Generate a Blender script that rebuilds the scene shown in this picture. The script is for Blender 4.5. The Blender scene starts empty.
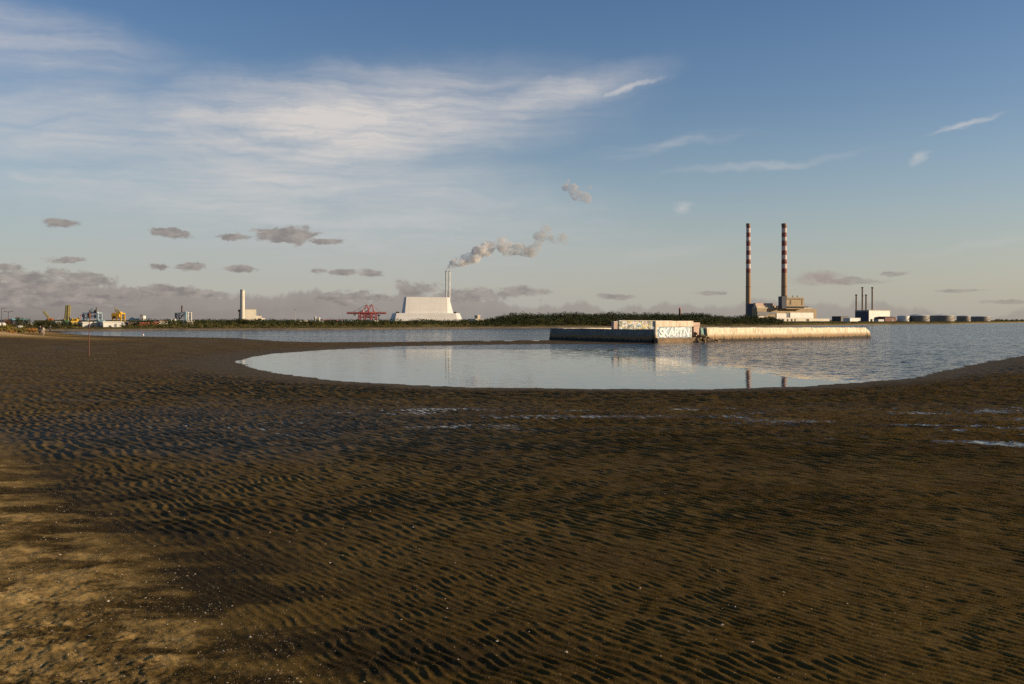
import bpy, bmesh, math, random
import numpy as np
from mathutils import Vector, Matrix, noise as mnoise

rnd = random.Random(7)
SC = bpy.context.scene
COL = SC.collection
F = 35.0 / 36.0 * 1024      # focal length in pixels (35 mm lens)
EYE = 4.5                   # eye height above the water
HOR = 320.0                 # image row of the horizon
SUN_AZ, SUN_EL = 96.0, 13.0  # clockwise from straight ahead, degrees

def P(px, py, Y):
    return Vector(((px - 512) / F * Y, Y, EYE - (py - HOR) / F * Y))
def XY(px, Y):
    return ((px - 512) / F * Y, Y)
def ZZ(py, Y):
    return EYE - (py - HOR) / F * Y
def wl(px, py):             # point on the water plane
    Y = EYE * F / (py - HOR)
    return XY(px, Y)

# ------------------------------------------------------------------ materials
def new_mat(name):
    m = bpy.data.materials.new(name); m.use_nodes = True
    nt = m.node_tree
    return m, nt, nt.nodes['Principled BSDF']
def N(nt, typ, **kw):
    n = nt.nodes.new(typ)
    for k, v in kw.items():
        if k in ('operation', 'blend_type', 'data_type', 'noise_dimensions', 'attribute_name', 'interpolation_type', 'use_clamp', 'clamp', 'vector_type', 'feature', 'layer_name', 'wave_type', 'bands_direction'):
            setattr(n, k, v)
        else:
            n.inputs[k.replace('_', ' ') if isinstance(k, str) else k].default_value = v
    return n
def L(nt, a, b): nt.links.new(a, b)
def mth(nt, op, a, b=None, c=None, clamp=False):
    n = nt.nodes.new('ShaderNodeMath'); n.operation = op; n.use_clamp = clamp
    for i, v in enumerate((a, b, c)):
        if v is None: continue
        if isinstance(v, (int, float)): n.inputs[i].default_value = v
        else: L(nt, v, n.inputs[i])
    return n.outputs[0]
def mapr(nt, v, a, b, c=0.0, d=1.0, smooth=False):
    n = nt.nodes.new('ShaderNodeMapRange')
    if smooth: n.interpolation_type = 'SMOOTHSTEP'
    L(nt, v, n.inputs[0])
    for i, x in enumerate((a, b, c, d)): n.inputs[i + 1].default_value = x
    return n.outputs[0]
def mixc(nt, f, a, b):
    n = nt.nodes.new('ShaderNodeMix'); n.data_type = 'RGBA'; n.clamp_factor = True
    for i, v in ((0, f), (6, a), (7, b)):
        if isinstance(v, (int, float)): n.inputs[i].default_value = v
        elif isinstance(v, tuple): n.inputs[i].default_value = (*v[:3], 1)
        else: L(nt, v, n.inputs[i])
    return n.outputs[2]
def noise(nt, vec, scale, detail=4, rough=0.55, dist=0.0):
    n = nt.nodes.new('ShaderNodeTexNoise')
    n.inputs['Scale'].default_value = scale; n.inputs['Detail'].default_value = detail
    n.inputs['Roughness'].default_value = rough; n.inputs['Distortion'].default_value = dist
    if vec is not None: L(nt, vec, n.inputs['Vector'])
    return n.outputs['Fac']
def vscale(nt, vec, s):
    n = nt.nodes.new('ShaderNodeMapping'); n.inputs['Scale'].default_value = s
    L(nt, vec, n.inputs['Vector']); return n.outputs[0]

def surf(name, c1, c2=None, scale=0.3, rough=0.75, metal=0.0, streak=0.0, stain=(0.08, 0.06, 0.04), bump=0.0):
    """weathered plain surface: two tones of noise, optional vertical streaks"""
    m, nt, b = new_mat(name)
    if c2 is None: c2 = tuple(x * 0.78 for x in c1)
    geo = nt.nodes.new('ShaderNodeNewGeometry').outputs['Position']
    f = noise(nt, geo, scale, 5, 0.6)
    col = mixc(nt, mapr(nt, f, 0.35, 0.65), c1, c2)
    if streak:
        g = noise(nt, vscale(nt, geo, (scale * 4, scale * 4, scale * 0.5)), 1.0, 4, 0.6)
        col = mixc(nt, mapr(nt, g, 0.5, 0.75, 0, streak), col, stain)
    L(nt, col, b.inputs['Base Color'])
    b.inputs['Roughness'].default_value = rough; b.inputs['Metallic'].default_value = metal
    if bump:
        bp = nt.nodes.new('ShaderNodeBump'); bp.inputs['Strength'].default_value = 0.6
        bp.inputs['Distance'].default_value = bump
        L(nt, noise(nt, geo, scale * 8, 5, 0.65), bp.inputs['Height']); L(nt, bp.outputs[0], b.inputs['Normal'])
    return m

def leaf_mat(name, c1, c2, scale=0.12):
    m, nt, b = new_mat(name)
    geo = nt.nodes.new('ShaderNodeNewGeometry')
    f = noise(nt, geo.outputs['Position'], scale, 4, 0.6)
    r = mth(nt, 'MULTIPLY', geo.outputs['Random Per Island'], 0.5)
    f2 = mth(nt, 'ADD', mapr(nt, f, 0.35, 0.65, 0, 0.6), r, clamp=True)
    L(nt, mixc(nt, f2, c1, c2), b.inputs['Base Color'])
    b.inputs['Roughness'].default_value = 0.8
    b.inputs['Specular IOR Level'].default_value = 0.15
    return m

M = {}
M['white'] = surf('white_painted_metal', (0.72, 0.69, 0.62), None, 0.1, 0.6, streak=0.3, stain=(0.35, 0.3, 0.24))
M['cream'] = surf('cream_concrete', (0.66, 0.60, 0.49), (0.55, 0.49, 0.38), 0.12, 0.8, streak=0.3, stain=(0.3, 0.24, 0.16))
M['clad'] = surf('pale_cladding', (0.55, 0.53, 0.50), (0.50, 0.48, 0.455), 0.02, 0.55)
def add_joints(m, dx, dz, dark):
    nt = m.node_tree; b = nt.nodes['Principled BSDF']; src = b.inputs['Base Color'].links[0].from_socket
    sep = nt.nodes.new('ShaderNodeSeparateXYZ'); L(nt, nt.nodes.new('ShaderNodeNewGeometry').outputs['Position'], sep.inputs[0])
    fx = mth(nt, 'FRACT', mth(nt, 'DIVIDE', sep.outputs[0], dx)); fz = mth(nt, 'FRACT', mth(nt, 'DIVIDE', sep.outputs[2], dz))
    j = mth(nt, 'MAXIMUM', mth(nt, 'LESS_THAN', fx, .10), mth(nt, 'LESS_THAN', fz, .10))
    L(nt, mixc(nt, mth(nt, 'MULTIPLY', j, dark), src, (0.2, 0.19, 0.18)), b.inputs['Base Color'])
add_joints(M['clad'], 21.0, 12.6, .10)
M['cladrib'] = surf('louvre_grey', (0.34, 0.32, 0.30), None, 0.05, 0.6)
M['darkroof'] = surf('dark_roofing', (0.07, 0.065, 0.065), None, 0.1, 0.8)
M['dark'] = surf('dark_steel', (0.035, 0.03, 0.03), (0.06, 0.045, 0.035), 0.3, 0.6)
M['darkblue'] = surf('dark_blue_cladding', (0.06, 0.065, 0.085), None, 0.1, 0.6)
M['stack'] = surf('rusty_brown_steel', (0.22, 0.15, 0.105), (0.15, 0.10, 0.075), 0.2, 0.6)
M['steelgrey'] = surf('grey_steel', (0.42, 0.41, 0.39), None, 0.2, 0.5)
M['tan'] = surf('tan_panelling', (0.34, 0.24, 0.13), (0.27, 0.19, 0.10), 0.08, 0.75, streak=0.3)
M['tanlight'] = surf('light_tan_concrete', (0.50, 0.40, 0.28), (0.42, 0.33, 0.23), 0.08, 0.8, streak=0.25)
M['brown'] = surf('brown_brick_building', (0.17, 0.07, 0.045), (0.12, 0.055, 0.04), 0.2, 0.8)
M['window'] = surf('dark_glazing', (0.03, 0.03, 0.035), None, 0.3, 0.15)
M['yellow'] = surf('yellow_paint', (0.70, 0.40, 0.03), (0.60, 0.34, 0.03), 0.2, 0.5, streak=0.2)
M['olive'] = surf('faded_yellow_paint', (0.45, 0.36, 0.10), (0.36, 0.29, 0.09), 0.2, 0.6)
M['orange'] = surf('orange_paint', (0.55, 0.20, 0.07), None, 0.2, 0.6)
M['red'] = surf('red_paint', (0.50, 0.06, 0.045), (0.42, 0.06, 0.045), 0.2, 0.55)
M['redcrane'] = surf('faded_red_paint', (0.52, 0.11, 0.09), (0.42, 0.09, 0.08), 0.2, 0.6)
M['paleblue'] = surf('pale_blue_paint', (0.36, 0.50, 0.54), (0.31, 0.43, 0.47), 0.15, 0.5, streak=0.2)
M['teal'] = surf('teal_roofing', (0.16, 0.40, 0.45), None, 0.1, 0.6)
M['rust'] = surf('rusted_iron', (0.16, 0.06, 0.035), (0.10, 0.045, 0.03), 3.0, 0.8)
M['grey'] = surf('grey_container', (0.2, 0.2, 0.2), None, 0.2, 0.7)
M['bark'] = surf('bark', (0.07, 0.05, 0.035), None, 1.0, 0.9)
M['rubble'] = surf('broken_concrete_rock', (0.24, 0.16, 0.085), (0.13, 0.085, 0.045), 0.8, 0.9, bump=0.1)
M['pink'] = surf('pinkish_render', (0.55, 0.38, 0.29), (0.46, 0.31, 0.24), 0.8, 0.85, streak=0.3)
M['greenpaint'] = surf('green_graffiti_paint', (0.03, 0.16, 0.11), (0.10, 0.26, 0.22), 1.2, 0.6)
M['letter'] = surf('white_graffiti_paint', (0.82, 0.82, 0.82), (0.74, 0.78, 0.80), 1.5, 0.6)
M['letterline'] = surf('blue_graffiti_paint', (0.06, 0.13, 0.20), (0.12, 0.22, 0.30), 1.5, 0.6)
M['leafdark'] = leaf_mat('dark_woodland_leaves', (0.014, 0.022, 0.007), (0.046, 0.050, 0.012))
M['leafolive'] = leaf_mat('olive_scrub_leaves', (0.050, 0.052, 0.014), (0.13, 0.105, 0.026))
M['leafyellow'] = leaf_mat('yellow_green_leaves', (0.12, 0.11, 0.02), (0.22, 0.17, 0.035))
M['leaforange'] = leaf_mat('rusty_orange_leaves', (0.22, 0.09, 0.025), (0.32, 0.15, 0.04))
M['marram'] = leaf_mat('dune_grass_blades', (0.075, 0.062, 0.016), (0.20, 0.135, 0.038))
M['skin'] = surf('skin_tone', (0.48, 0.28, 0.19), None, 4, 0.6)
M['cloth_dark'] = surf('dark_clothing', (0.02, 0.02, 0.025), None, 4, 0.9)
M['cloth_pale'] = surf('pale_clothing', (0.55, 0.45, 0.36), None, 4, 0.9)
M['cloth_navy'] = surf('navy_clothing', (0.03, 0.035, 0.06), None, 4, 0.9)
M['hair'] = surf('dark_hair', (0.03, 0.02, 0.015), None, 8, 0.7)
M['shell'] = surf('seashell', (0.58, 0.48, 0.33), (0.26, 0.18, 0.09), 9.0, 0.5)

# ------------------------------------------------------------------ mesh builder
class MB:
    def __init__(s): s.v = []; s.f = []
    def add(s, vs, fs):
        o = len(s.v); s.v += [tuple(v) for v in vs]; s.f += [tuple(i + o for i in f) for f in fs]
    def box(s, c, d, rot=0.0, taper=1.0):
        cx, cy, cz = c; x, y, z = d[0] / 2, d[1] / 2, d[2] / 2
        co, si = math.cos(rot), math.sin(rot); vs = []
        for k, t in ((-z, 1.0), (z, taper)):
            for a, b in ((-x, -y), (x, -y), (x, y), (-x, y)):
                a *= t; b *= t
                vs.append((cx + a * co - b * si, cy + a * si + b * co, cz + k))
        s.add(vs, [(3, 2, 1, 0), (4, 5, 6, 7), (0, 1, 5, 4), (1, 2, 6, 5), (2, 3, 7, 6), (3, 0, 4, 7)])
    def prism(s, base, top):
        n = len(base)
        s.add(list(base) + list(top), [tuple(range(n))[::-1], tuple(range(n, 2 * n))] + [(i, (i + 1) % n, (i + 1) % n + n, i + n) for i in range(n)])
    def tube(s, p0, p1, r0, r1=None, n=8, caps=True):
        p0, p1 = Vector(p0), Vector(p1); r1 = r0 if r1 is None else r1
        d = (p1 - p0).normalized(); a = d.orthogonal().normalized(); b = d.cross(a); vs = []
        for p, r in ((p0, r0), (p1, r1)):
            for i in range(n):
                t = 2 * math.pi * i / n; vs.append(p + a * (r * math.cos(t)) + b * (r * math.sin(t)))
        fs = [(i, (i + 1) % n, (i + 1) % n + n, i + n) for i in range(n)]
        if caps: fs += [tuple(range(n))[::-1], tuple(range(n, 2 * n))]
        s.add(vs, fs)
    def lathe(s, c, prof, n=32):      # prof: list of (r, z) from the bottom up
        vs = []; fs = []
        for r, z in prof:
            for i in range(n):
                t = 2 * math.pi * i / n; vs.append((c[0] + r * math.cos(t), c[1] + r * math.sin(t), c[2] + z))
        for k in range(len(prof) - 1):
            for i in range(n):
                j = (i + 1) % n; fs.append((k * n + i, k * n + j, (k + 1) * n + j, (k + 1) * n + i))
        fs.append(tuple(range(n))[::-1]); fs.append(tuple((len(prof) - 1) * n + i for i in range(n)))
        s.add(vs, fs)
    def beam(s, p0, p1, w):
        s.tube(p0, p1, w * 0.7, w * 0.7, 4)
    def truss(s, p0, p1, w, nseg, t):      # square lattice boom
        p0, p1 = Vector(p0), Vector(p1); d = (p1 - p0); a = d.normalized().orthogonal().normalized(); b = d.normalized().cross(a)
        cs = [(a + b) * w / 2, (a - b) * w / 2, (-a - b) * w / 2, (-a + b) * w / 2]
        for c in cs: s.beam(p0 + c, p1 + c, t)
        for k in range(nseg):
            q0 = p0 + d * (k / nseg); q1 = p0 + d * ((k + 1) / nseg)
            for i in range(4): s.beam(q0 + cs[i], q1 + cs[(i + 1) % 4], t * 0.7)
    def build(s, name, m, parent=None, origin=(0, 0, 0), smooth=False):
        me = bpy.data.meshes.new(name); o = Vector(origin)
        me.from_pydata([tuple(Vector(v) - o) for v in s.v], [], s.f); me.update()
        if smooth:
            me.polygons.foreach_set('use_smooth', [True] * len(me.polygons))
        me.materials.append(m)
        ob = bpy.data.objects.new(name, me); COL.objects.link(ob)
        if parent is not None: ob.parent = parent
        else: ob.location = o
        return ob

def tag(o, label=None, cat=None, group=None, kind=None):
    if label: o['label'] = label
    if cat: o['category'] = cat
    if group: o['group'] = group
    if kind: o['kind'] = kind
    return o
def thing(name, label, cat, loc, group=None):
    o = bpy.data.objects.new(name, None); COL.objects.link(o); o.location = loc
    o.empty_display_size = 0.5
    return tag(o, label, cat, group)
class T:
    """a thing: an Empty plus parts built in world coordinates"""
    def __init__(s, name, label, cat, loc, group=None):
        s.loc = Vector(loc); s.root = thing(name, label, cat, s.loc, group)
    def part(s, name, mb, m, parent=None, label=None, smooth=False):
        o = mb.build(name, m, parent or s.root, s.loc, smooth) if parent is None else mb.build(name, m, parent, s.loc, smooth)
        if label: o['label'] = label
        return o

class Corner:
    """building plan with its near corner at pixel column ps, distance Y; the front runs right-back at angle th, the side left-back"""
    def __init__(s, px0, ps, px1, Y, th=30.0, depth=None):
        s.Y = Y; th = math.radians(th); s.c, s.s = math.cos(th), math.sin(th); s.th = th
        s.X = (ps - 512) / F * Y
        s.w = s.t(px1)
        if depth is None:
            k0 = (px0 - 512) / F; depth = (s.X - k0 * Y) / (s.s + k0 * s.c)
        s.d = depth
    def t(s, px):                 # distance along the front for a pixel column
        k = (px - 512) / F
        return (k * s.Y - s.X) / (s.c - k * s.s)
    def pt(s, a, b, z): return (s.X + a * s.c - b * s.s, s.Y + a * s.s + b * s.c, z)
    def box(s, mb, a0, a1, b0, b1, z0, z1):
        mb.prism([s.pt(a, b, z0) for a, b in ((a0, b0), (a1, b0), (a1, b1), (a0, b1))], [s.pt(a, b, z1) for a, b in ((a0, b0), (a1, b0), (a1, b1), (a0, b1))])
    def z(s, py): return ZZ(py, s.Y)

GL = 2.0   # level of the far land

# ------------------------------------------------------------------ numpy noise
_prm = np.random.RandomState(3).permutation(256); _prm = np.concatenate([_prm, _prm, _prm])
_ang = np.random.RandomState(5).rand(256) * 2 * np.pi; _gx = np.cos(_ang); _gy = np.sin(_ang)
def perlin(x, y, seed=0):
    x = x + seed * 17.31; y = y + seed * 9.77
    xi = np.floor(x).astype(np.int64); yi = np.floor(y).astype(np.int64); xf = x - xi; yf = y - yi; xi &= 255; yi &= 255
    def g(ix, iy, dx, dy):
        h = _prm[_prm[ix & 255] + (iy & 255)]; return _gx[h] * dx + _gy[h] * dy
    u = xf * xf * xf * (xf * (xf * 6 - 15) + 10); v = yf * yf * yf * (yf * (yf * 6 - 15) + 10)
    a = g(xi, yi, xf, yf); b = g(xi + 1, yi, xf - 1, yf); c = g(xi, yi + 1, xf, yf - 1); d = g(xi + 1, yi + 1, xf - 1, yf - 1)
    return ((a + u * (b - a)) * (1 - v) + (c + u * (d - c)) * v) * 1.5
def fbm(x, y, o=4, seed=0, gain=0.5):
    r = 0; a = 1.0
    for i in range(o):
        r = r + a * perlin(x * 2 ** i, y * 2 ** i, seed + i * 3); a *= gain
    return r
def sstep(x, a, b):
    t = np.clip((x - a) / (b - a), 0, 1); return t * t * (3 - 2 * t)

def grid_mesh(name, Vx, m, attrs=None, origin=(0, 0, 0)):
    """Vx: rows x cols x 3 array"""
    R, C = Vx.shape[:2]
    me = bpy.data.meshes.new(name); me.vertices.add(R * C)
    me.vertices.foreach_set('co', Vx.reshape(-1).astype(np.float32))
    i = np.arange(R - 1)[:, None] * C + np.arange(C - 1)[None, :]
    q = np.stack([i, i + 1, i + C + 1, i + C], -1).reshape(-1).astype(np.int32); n = (R - 1) * (C - 1)
    me.loops.add(4 * n); me.polygons.add(n)
    me.loops.foreach_set('vertex_index', q); me.polygons.foreach_set('loop_start', np.arange(0, 4 * n, 4, dtype=np.int32))
    me.update(calc_edges=True)
    me.polygons.foreach_set('use_smooth', np.ones(n, dtype=bool))
    for k, a in (attrs or {}).items():
        at = me.attributes.new(k, 'FLOAT', 'POINT'); at.data.foreach_set('value', a.reshape(-1).astype(np.float32))
    me.materials.append(m)
    ob = bpy.data.objects.new(name, me); COL.objects.link(ob)
    return ob

# ------------------------------------------------------------------ water outline (plan view, metres)
shore_px = [(655, 343.4), (600, 344.1), (546, 344.2), (470, 344.9), (400, 346.2), (330, 349.6), (270, 354), (245, 358.7), (236, 362), (250, 367), (275, 373.5), (310, 378),
            (350, 382), (450, 386.6), (520, 388.2), (600, 389), (700, 389), (750, 388.3), (800, 386.4), (850, 383.4), (900, 379.2), (935, 374), (960, 367.5), (990, 361),
            (1024, 355.8), (1080, 350.5), (1150, 347), (1300, 344), (1700, 341)]
chan_px = [(48, 332.6), (100, 335.9), (170, 336.9), (235, 337.9), (260, 339.8), (280, 341.2), (330, 342.4), (400, 342.0), (470, 340.8), (549, 340.2), (600, 341.3), (640, 342.6)]
poly = [wl(*p) for p in chan_px] + [wl(*p) for p in shore_px] + [(2500, 400), (9000, 3000), (9000, 9000), (-300, 9000), (-200, 600)]
poly = np.array(poly)
def water_sd(x, y):
    """signed distance to the waterline: positive on land"""
    d2 = np.full(x.shape, 1e12); ins = np.zeros(x.shape, bool); n = len(poly)
    for i in range(n):
        ax, ay = poly[i]; bx, by = poly[(i + 1) % n]; ex, ey = bx - ax, by - ay
        t = np.clip(((x - ax) * ex + (y - ay) * ey) / (ex * ex + ey * ey), 0, 1)
        d2 = np.minimum(d2, (x - ax - t * ex) ** 2 + (y - ay - t * ey) ** 2)
        c = ((ay > y) != (by > y))
        if abs(ey) > 1e-9: ins ^= c & (x < ax + (y - ay) * ex / ey)
    d = np.sqrt(d2)
    return np.where(ins, -d, d)

def dune_h(x, y):
    # grassy dune at the far end of the beach
    u = (x + 118) / 26; v = (y - 205) / 42
    e = np.sqrt(u * u + v * v)
    u2 = (x + 88) / 10; v2 = (y - 192) / 13
    e2 = np.sqrt(u2 * u2 + v2 * v2)
    return 0.95 * (1 - sstep(e, 0.35, 1.05)) + 0.7 * np.exp(-((x + 90) / 6.5) ** 2 - ((y - 170) / 7.0) ** 2) + 0.35 * (1 - sstep(e2, 0.2, 1.0)) * (1 - 0.6 * (1 - sstep(e, 0.35, 1.05)))

def sand_base(x, y):
    d = water_sd(x, y)
    jag = np.minimum(np.abs(d) * 0.06 + 0.45, 1.0) * np.exp(-np.clip(d, 0, None) / 7)
    d = d + jag * (fbm(x / 6, y / 6, 3, 11) + 0.8 * fbm(x / 1.1, y / 1.6, 3, 12))
    p = np.clip(d, 0, None)
    z = 2.5 * (p / 70) ** 1.3
    z = np.where(z > 1.6, 1.6 + 1.6 * np.tanh((z - 1.6) / 1.6), z)
    z = np.where(d < 0, np.maximum(d * 0.05, -2.5), z + 0.012 * (d > 0))
    return z + dune_h(x, y), d

def make_sand():
    az_f = np.radians(np.linspace(-36, 36, 1300))
    left = np.radians(np.linspace(-180, -36, 60))[:-1]; right = np.radians(np.linspace(36, 180, 60))[1:]
    az = np.concatenate([left, az_f, right])
    r = np.concatenate([np.linspace(0.02, 3.6, 14)[:-1], np.geomspace(3.6, 90, 1050)[:-1], np.geomspace(90, 320, 160)[:-1], np.geomspace(320, 30000, 40)])
    A, R = np.meshgrid(az, r)
    x = R * np.sin(A); y = R * np.cos(A)
    z, d = sand_base(x, y)
    # --- gentle unevenness
    near = 1 - sstep(R, 45, 110)
    z = z + (0.035 * fbm(x / 9, y / 9, 1, 21) + 0.011 * fbm(x / 1.2, y / 1.7, 2, 22)) * sstep(d, 0.5, 9)
    # --- berm of dry shelly sand on the left
    bl = ((x + 12.1) * (6.2 - 23.5) - (y - 23.5) * 10.8) / math.hypot(10.8, 17.3)   # signed distance to the berm line, + to the left
    bl = bl + 0.30 * fbm(x / 2.5, y / 5.0, 3, 31) + 0.25 * fbm(x / .5, y / .5, 3, 32)
    dry = sstep(bl, -0.5, 0.9) * (1 - sstep(y, 22, 34)) 
    z = z + 0.06 * sstep(bl, -1.2, 2.0) * (1 - sstep(y, 22, 40))
    # --- ripples
    ca, sa = math.cos(math.radians(33)), math.sin(math.radians(33))      # travel direction of the ripples
    u = x * ca + y * sa; v = -x * sa + y * ca
    def field(lam, seed):
        uu = u + lam * (0.36 * perlin(u / (lam * 2.6), v / (lam * 3.2), seed) + 0.75 * perlin(u / (lam * 7), v / (lam * 7), seed + 2)) + 0.04 * fbm(x / 1.9, y / 1.9, 1, seed + 7)
        ph = 2 * np.pi * uu / lam
        w = 0.5 + 0.5 * np.cos(ph + 0.45 * np.sin(ph))
        br = sstep(perlin(u / (lam * 1.5), v / (lam * 2.2), seed + 9), -0.5, 0.25)      # broken crests
        n = 0.5 + 0.5 * perlin(u / (lam * 0.62), v / (lam * 1.7), seed + 4)
        return np.clip(0.66 * (0.5 + (w ** 0.8 - 0.5) * (0.36 + 0.64 * br)) + 0.42 * n, 0, 1.1)
    f1 = field(0.105, 41); f2 = field(0.17, 42); f3 = field(0.29, 43); f4 = field(0.58, 44)
    w2 = sstep(R, 9, 15); w3 = sstep(R, 16, 28); w4 = sstep(R, 36, 62)
    ampl = 0.0235 * (1 - w2) + 0.047 * w2 * (1 - w3) + 0.090 * w3 * (1 - w4) + 0.165 * w4
    rip = f1 * 0.0235 * (1 - w2) + f2 * 0.047 * w2 * (1 - w3) + f3 * 0.090 * w3 * (1 - w4) + f4 * 0.165 * w4
    patch = (0.72 + 0.12 * sstep(x, -4, 6)) + 0.22 * sstep(fbm(x / 2.2, y / 3.0, 3, 51), -0.5, 0.30)
    zone = (1 - 0.95 * sstep(bl, -1.5, 0.3) * (1 - sstep(y, 24, 40))) * sstep(d, 0.6, 7)
    smooth_far = 1 - sstep(R, 95, 190)
    leftcalm = 1 - 0.7 * sstep(-x, 14, 34)                                # flatter sand far left
    amp = patch * zone * smooth_far * leftcalm
    rz = rip * amp
    lump = (0.0045 * (1 + 1.3 * dry) * fbm(x / 0.22, y / 0.22, 3, 55) + 0.009 * (0.4 + 0.6 * dry) * fbm(x / 0.075, y / 0.075, 2, 56) * (1 - sstep(R, 7, 14))) * (1 - sstep(R, 14, 30)) * (0.55 + 0.6 * dry) + 0.016 * fbm(x / 0.55, y / 0.55, 3, 57) * sstep(R, 22, 40) * sstep(d, 1, 5) * smooth_far
    for lam_, r0, r1, r2, r3 in ((0.34, 26, 36, 45, 65), (0.75, 42, 60, 120, 170)):
        lump = lump + lam_ * 0.030 * fbm(x / lam_, y / lam_, 2, 58) * sstep(R, r0, r1) * (1 - sstep(R, r2, r3)) * sstep(d, 0.5, 4)
    z = z + lump
    # --- standing water left in the troughs
    dn = d + 5.5 * fbm(x / 8, y / 6, 2, 65)
    m1 = np.exp(-((dn - 26) / 7) ** 2) * sstep(fbm(x / 5.5, y / 2.6, 3, 61), -0.1, 0.4) * sstep(x, -11, -5) * 0.74
    m2 = np.exp(-((dn - 36) / 6) ** 2) * sstep(fbm(x / 3.2, y / 1.6, 3, 62), 0.02, 0.42) * sstep(x, 5, 10)
    m4 = sstep(x, -14, -10) * (1 - sstep(x, -6, -3)) * sstep(y, 24, 30) * (1 - sstep(y, 34, 42)) * 0.36 * sstep(fbm(x / 3, y / 2, 3, 64), -.3, .3)
    wetm = np.clip(np.maximum(np.maximum(m1, m2), m4), 0, 1) * (1 - dry)
    lev = 0.60 * ampl * wetm * (R > 8)
    pud = sstep(lev - rz, -0.003, 0.006) * (wetm > 0.05)
    rz = np.maximum(rz, lev)
    z = z + rz
    far = sstep(R, 1500, 3000); z = z * (1 - far) - 3.0 * far
    # --- attributes used by the material
    beach = np.clip(sstep(dune_h(x, y), 0.05, 0.45) + 0.0, 0, 1)
    toe = (1 - sstep(np.abs(x + 84 + (y - 176) * 0.05), 6, 26)) * (1 - sstep(np.abs(y - 172), 6, 17)) * 0.9
    tan = np.maximum(dry, np.clip(np.maximum(beach, toe), 0, 1))
    alg = sstep(fbm(x / 1.8, y / 1.1, 5, 71, .62), -0.35, 0.25) * sstep(bl, -2.8, -0.8) * (1 - sstep(bl, 0.3, 2.2)) * (1 - sstep(y, 16, 26)) * 0.95
    alg = np.maximum(alg, 0.85 * sstep(fbm(x / 0.9, y / 0.6, 5, 72, 0.7), 0.05, 0.5) * dry)
    tan = np.maximum(tan, 0.0) + 0.9 * np.exp(-((x + 85) / 8) ** 2 - ((y - 169) / 9) ** 2)
    damp = np.clip(1 - sstep(d, 0.0, 14), 0, 1)
    sheen = np.clip(sstep(x + 2 * fbm(x / 4, y / 4, 3, 67), -19, -11) * (1 - sstep(x, -6, 2)) * sstep(y + 5 * fbm(x / 4, y / 4, 3, 68), 17, 32) * (1 - sstep(y, 34, 50)) + 0.5 * np.exp(-((d - 26) / 9) ** 2) * sstep(fbm(x / 6, y / 3, 3, 66), -.1, .5), 0, 1) * (1 - dry)
    m, nt, b = new_mat('rippled_sand')
    geo = nt.nodes.new('ShaderNodeNewGeometry').outputs['Position']
    def at(n): 
        a = nt.nodes.new('ShaderNodeAttribute'); a.attribute_name = n; return a.outputs['Fac']
    big = noise(nt, geo, 0.35, 5, 0.6); mid = noise(nt, geo, 3.2, 5, 0.65); fine = noise(nt, geo, 42, 4, 0.7); grit = noise(nt, geo, 160, 3, 0.7)
    col = mixc(nt, mapr(nt, big, 0.36, 0.64), (0.074, 0.042, 0.0065), (0.134, 0.080, 0.0155))
    col = mixc(nt, mapr(nt, mid, 0.45, 0.75, 0, 0.6), col, (0.058, 0.031, 0.005))
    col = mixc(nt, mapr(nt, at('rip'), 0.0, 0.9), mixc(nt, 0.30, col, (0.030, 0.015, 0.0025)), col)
    dryc = mixc(nt, mapr(nt, mid, 0.35, 0.65), (0.50, 0.315, 0.105), (0.30, 0.18, 0.052))
    dryc = mixc(nt, mapr(nt, fine, 0.45, 0.75, 0, 0.7), dryc, (0.52, 0.36, 0.16))
    weed = noise(nt, geo, 2.6, 9, 0.80)
    dryc = mixc(nt, mapr(nt, weed, 0.49, 0.62, 0, 0.8), dryc, (0.060, 0.038, 0.009))
    dryc = mixc(nt, mapr(nt, weed, 0.42, 0.34, 0, 0.8), dryc, (0.58, 0.40, 0.17))
    dryc = mixc(nt, mapr(nt, at('tan'), 1.0, 1.7), dryc, (0.60, 0.40, 0.19))
    col = mixc(nt, at('tan'), col, dryc)
    col = mixc(nt, mth(nt, 'MULTIPLY', at('alg'), mapr(nt, fine, 0.25, 0.6, 0.7, 1.0)), col, (0.013, 0.0085, 0.002))
    spk = noise(nt, vscale(nt, geo, (9.0, 4.5, 9)), 1.0, 9, 0.88)
    col = mixc(nt, mapr(nt, spk, 0.53, 0.66, 0, 0.5), col, (0.026, 0.015, 0.003))
    col = mixc(nt, mapr(nt, spk, 0.44, 0.36, 0, 0.6), col, (0.20, 0.135, 0.055))
    col = mixc(nt, mapr(nt, fine, 0.54, 0.68, 0, 0.8), col, (0.022, 0.013, 0.003))
    col = mixc(nt, mapr(nt, grit, 0.58, 0.72, 0, 0.8), col, (0.30, 0.21, 0.10))
    col = mixc(nt, mapr(nt, grit, 0.40, 0.22, 0, 0.6), col, (0.016, 0.010, 0.003))
    col = mixc(nt, mth(nt, 'MULTIPLY', at('damp'), 0.30), col, (0.032, 0.020, 0.006))
    L(nt, col, b.inputs['Base Color'])
    rg = mth(nt, 'ADD', mapr(nt, at('tan'), 0, 1, 0.55, 0.9), mapr(nt, fine, 0.3, 0.7, -0.06, 0.12))
    rg = mth(nt, 'SUBTRACT', rg, mth(nt, 'MULTIPLY', at('damp'), 0.12))
    pd = mapr(nt, at('pud'), 0.15, 0.7)
    mx = nt.nodes.new('ShaderNodeMix'); L(nt, pd, mx.inputs[0]); L(nt, rg, mx.inputs[2]); mx.inputs[3].default_value = 0.10
    L(nt, mx.outputs[0], b.inputs['Roughness'])
    b.inputs['IOR'].default_value = 1.33
    L(nt, mth(nt, 'ADD', mapr(nt, pd, 0, 1, 0.02, 0.5), mth(nt, 'MULTIPLY', at('sheen'), 0.14)), b.inputs['Specular IOR Level'])
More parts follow.
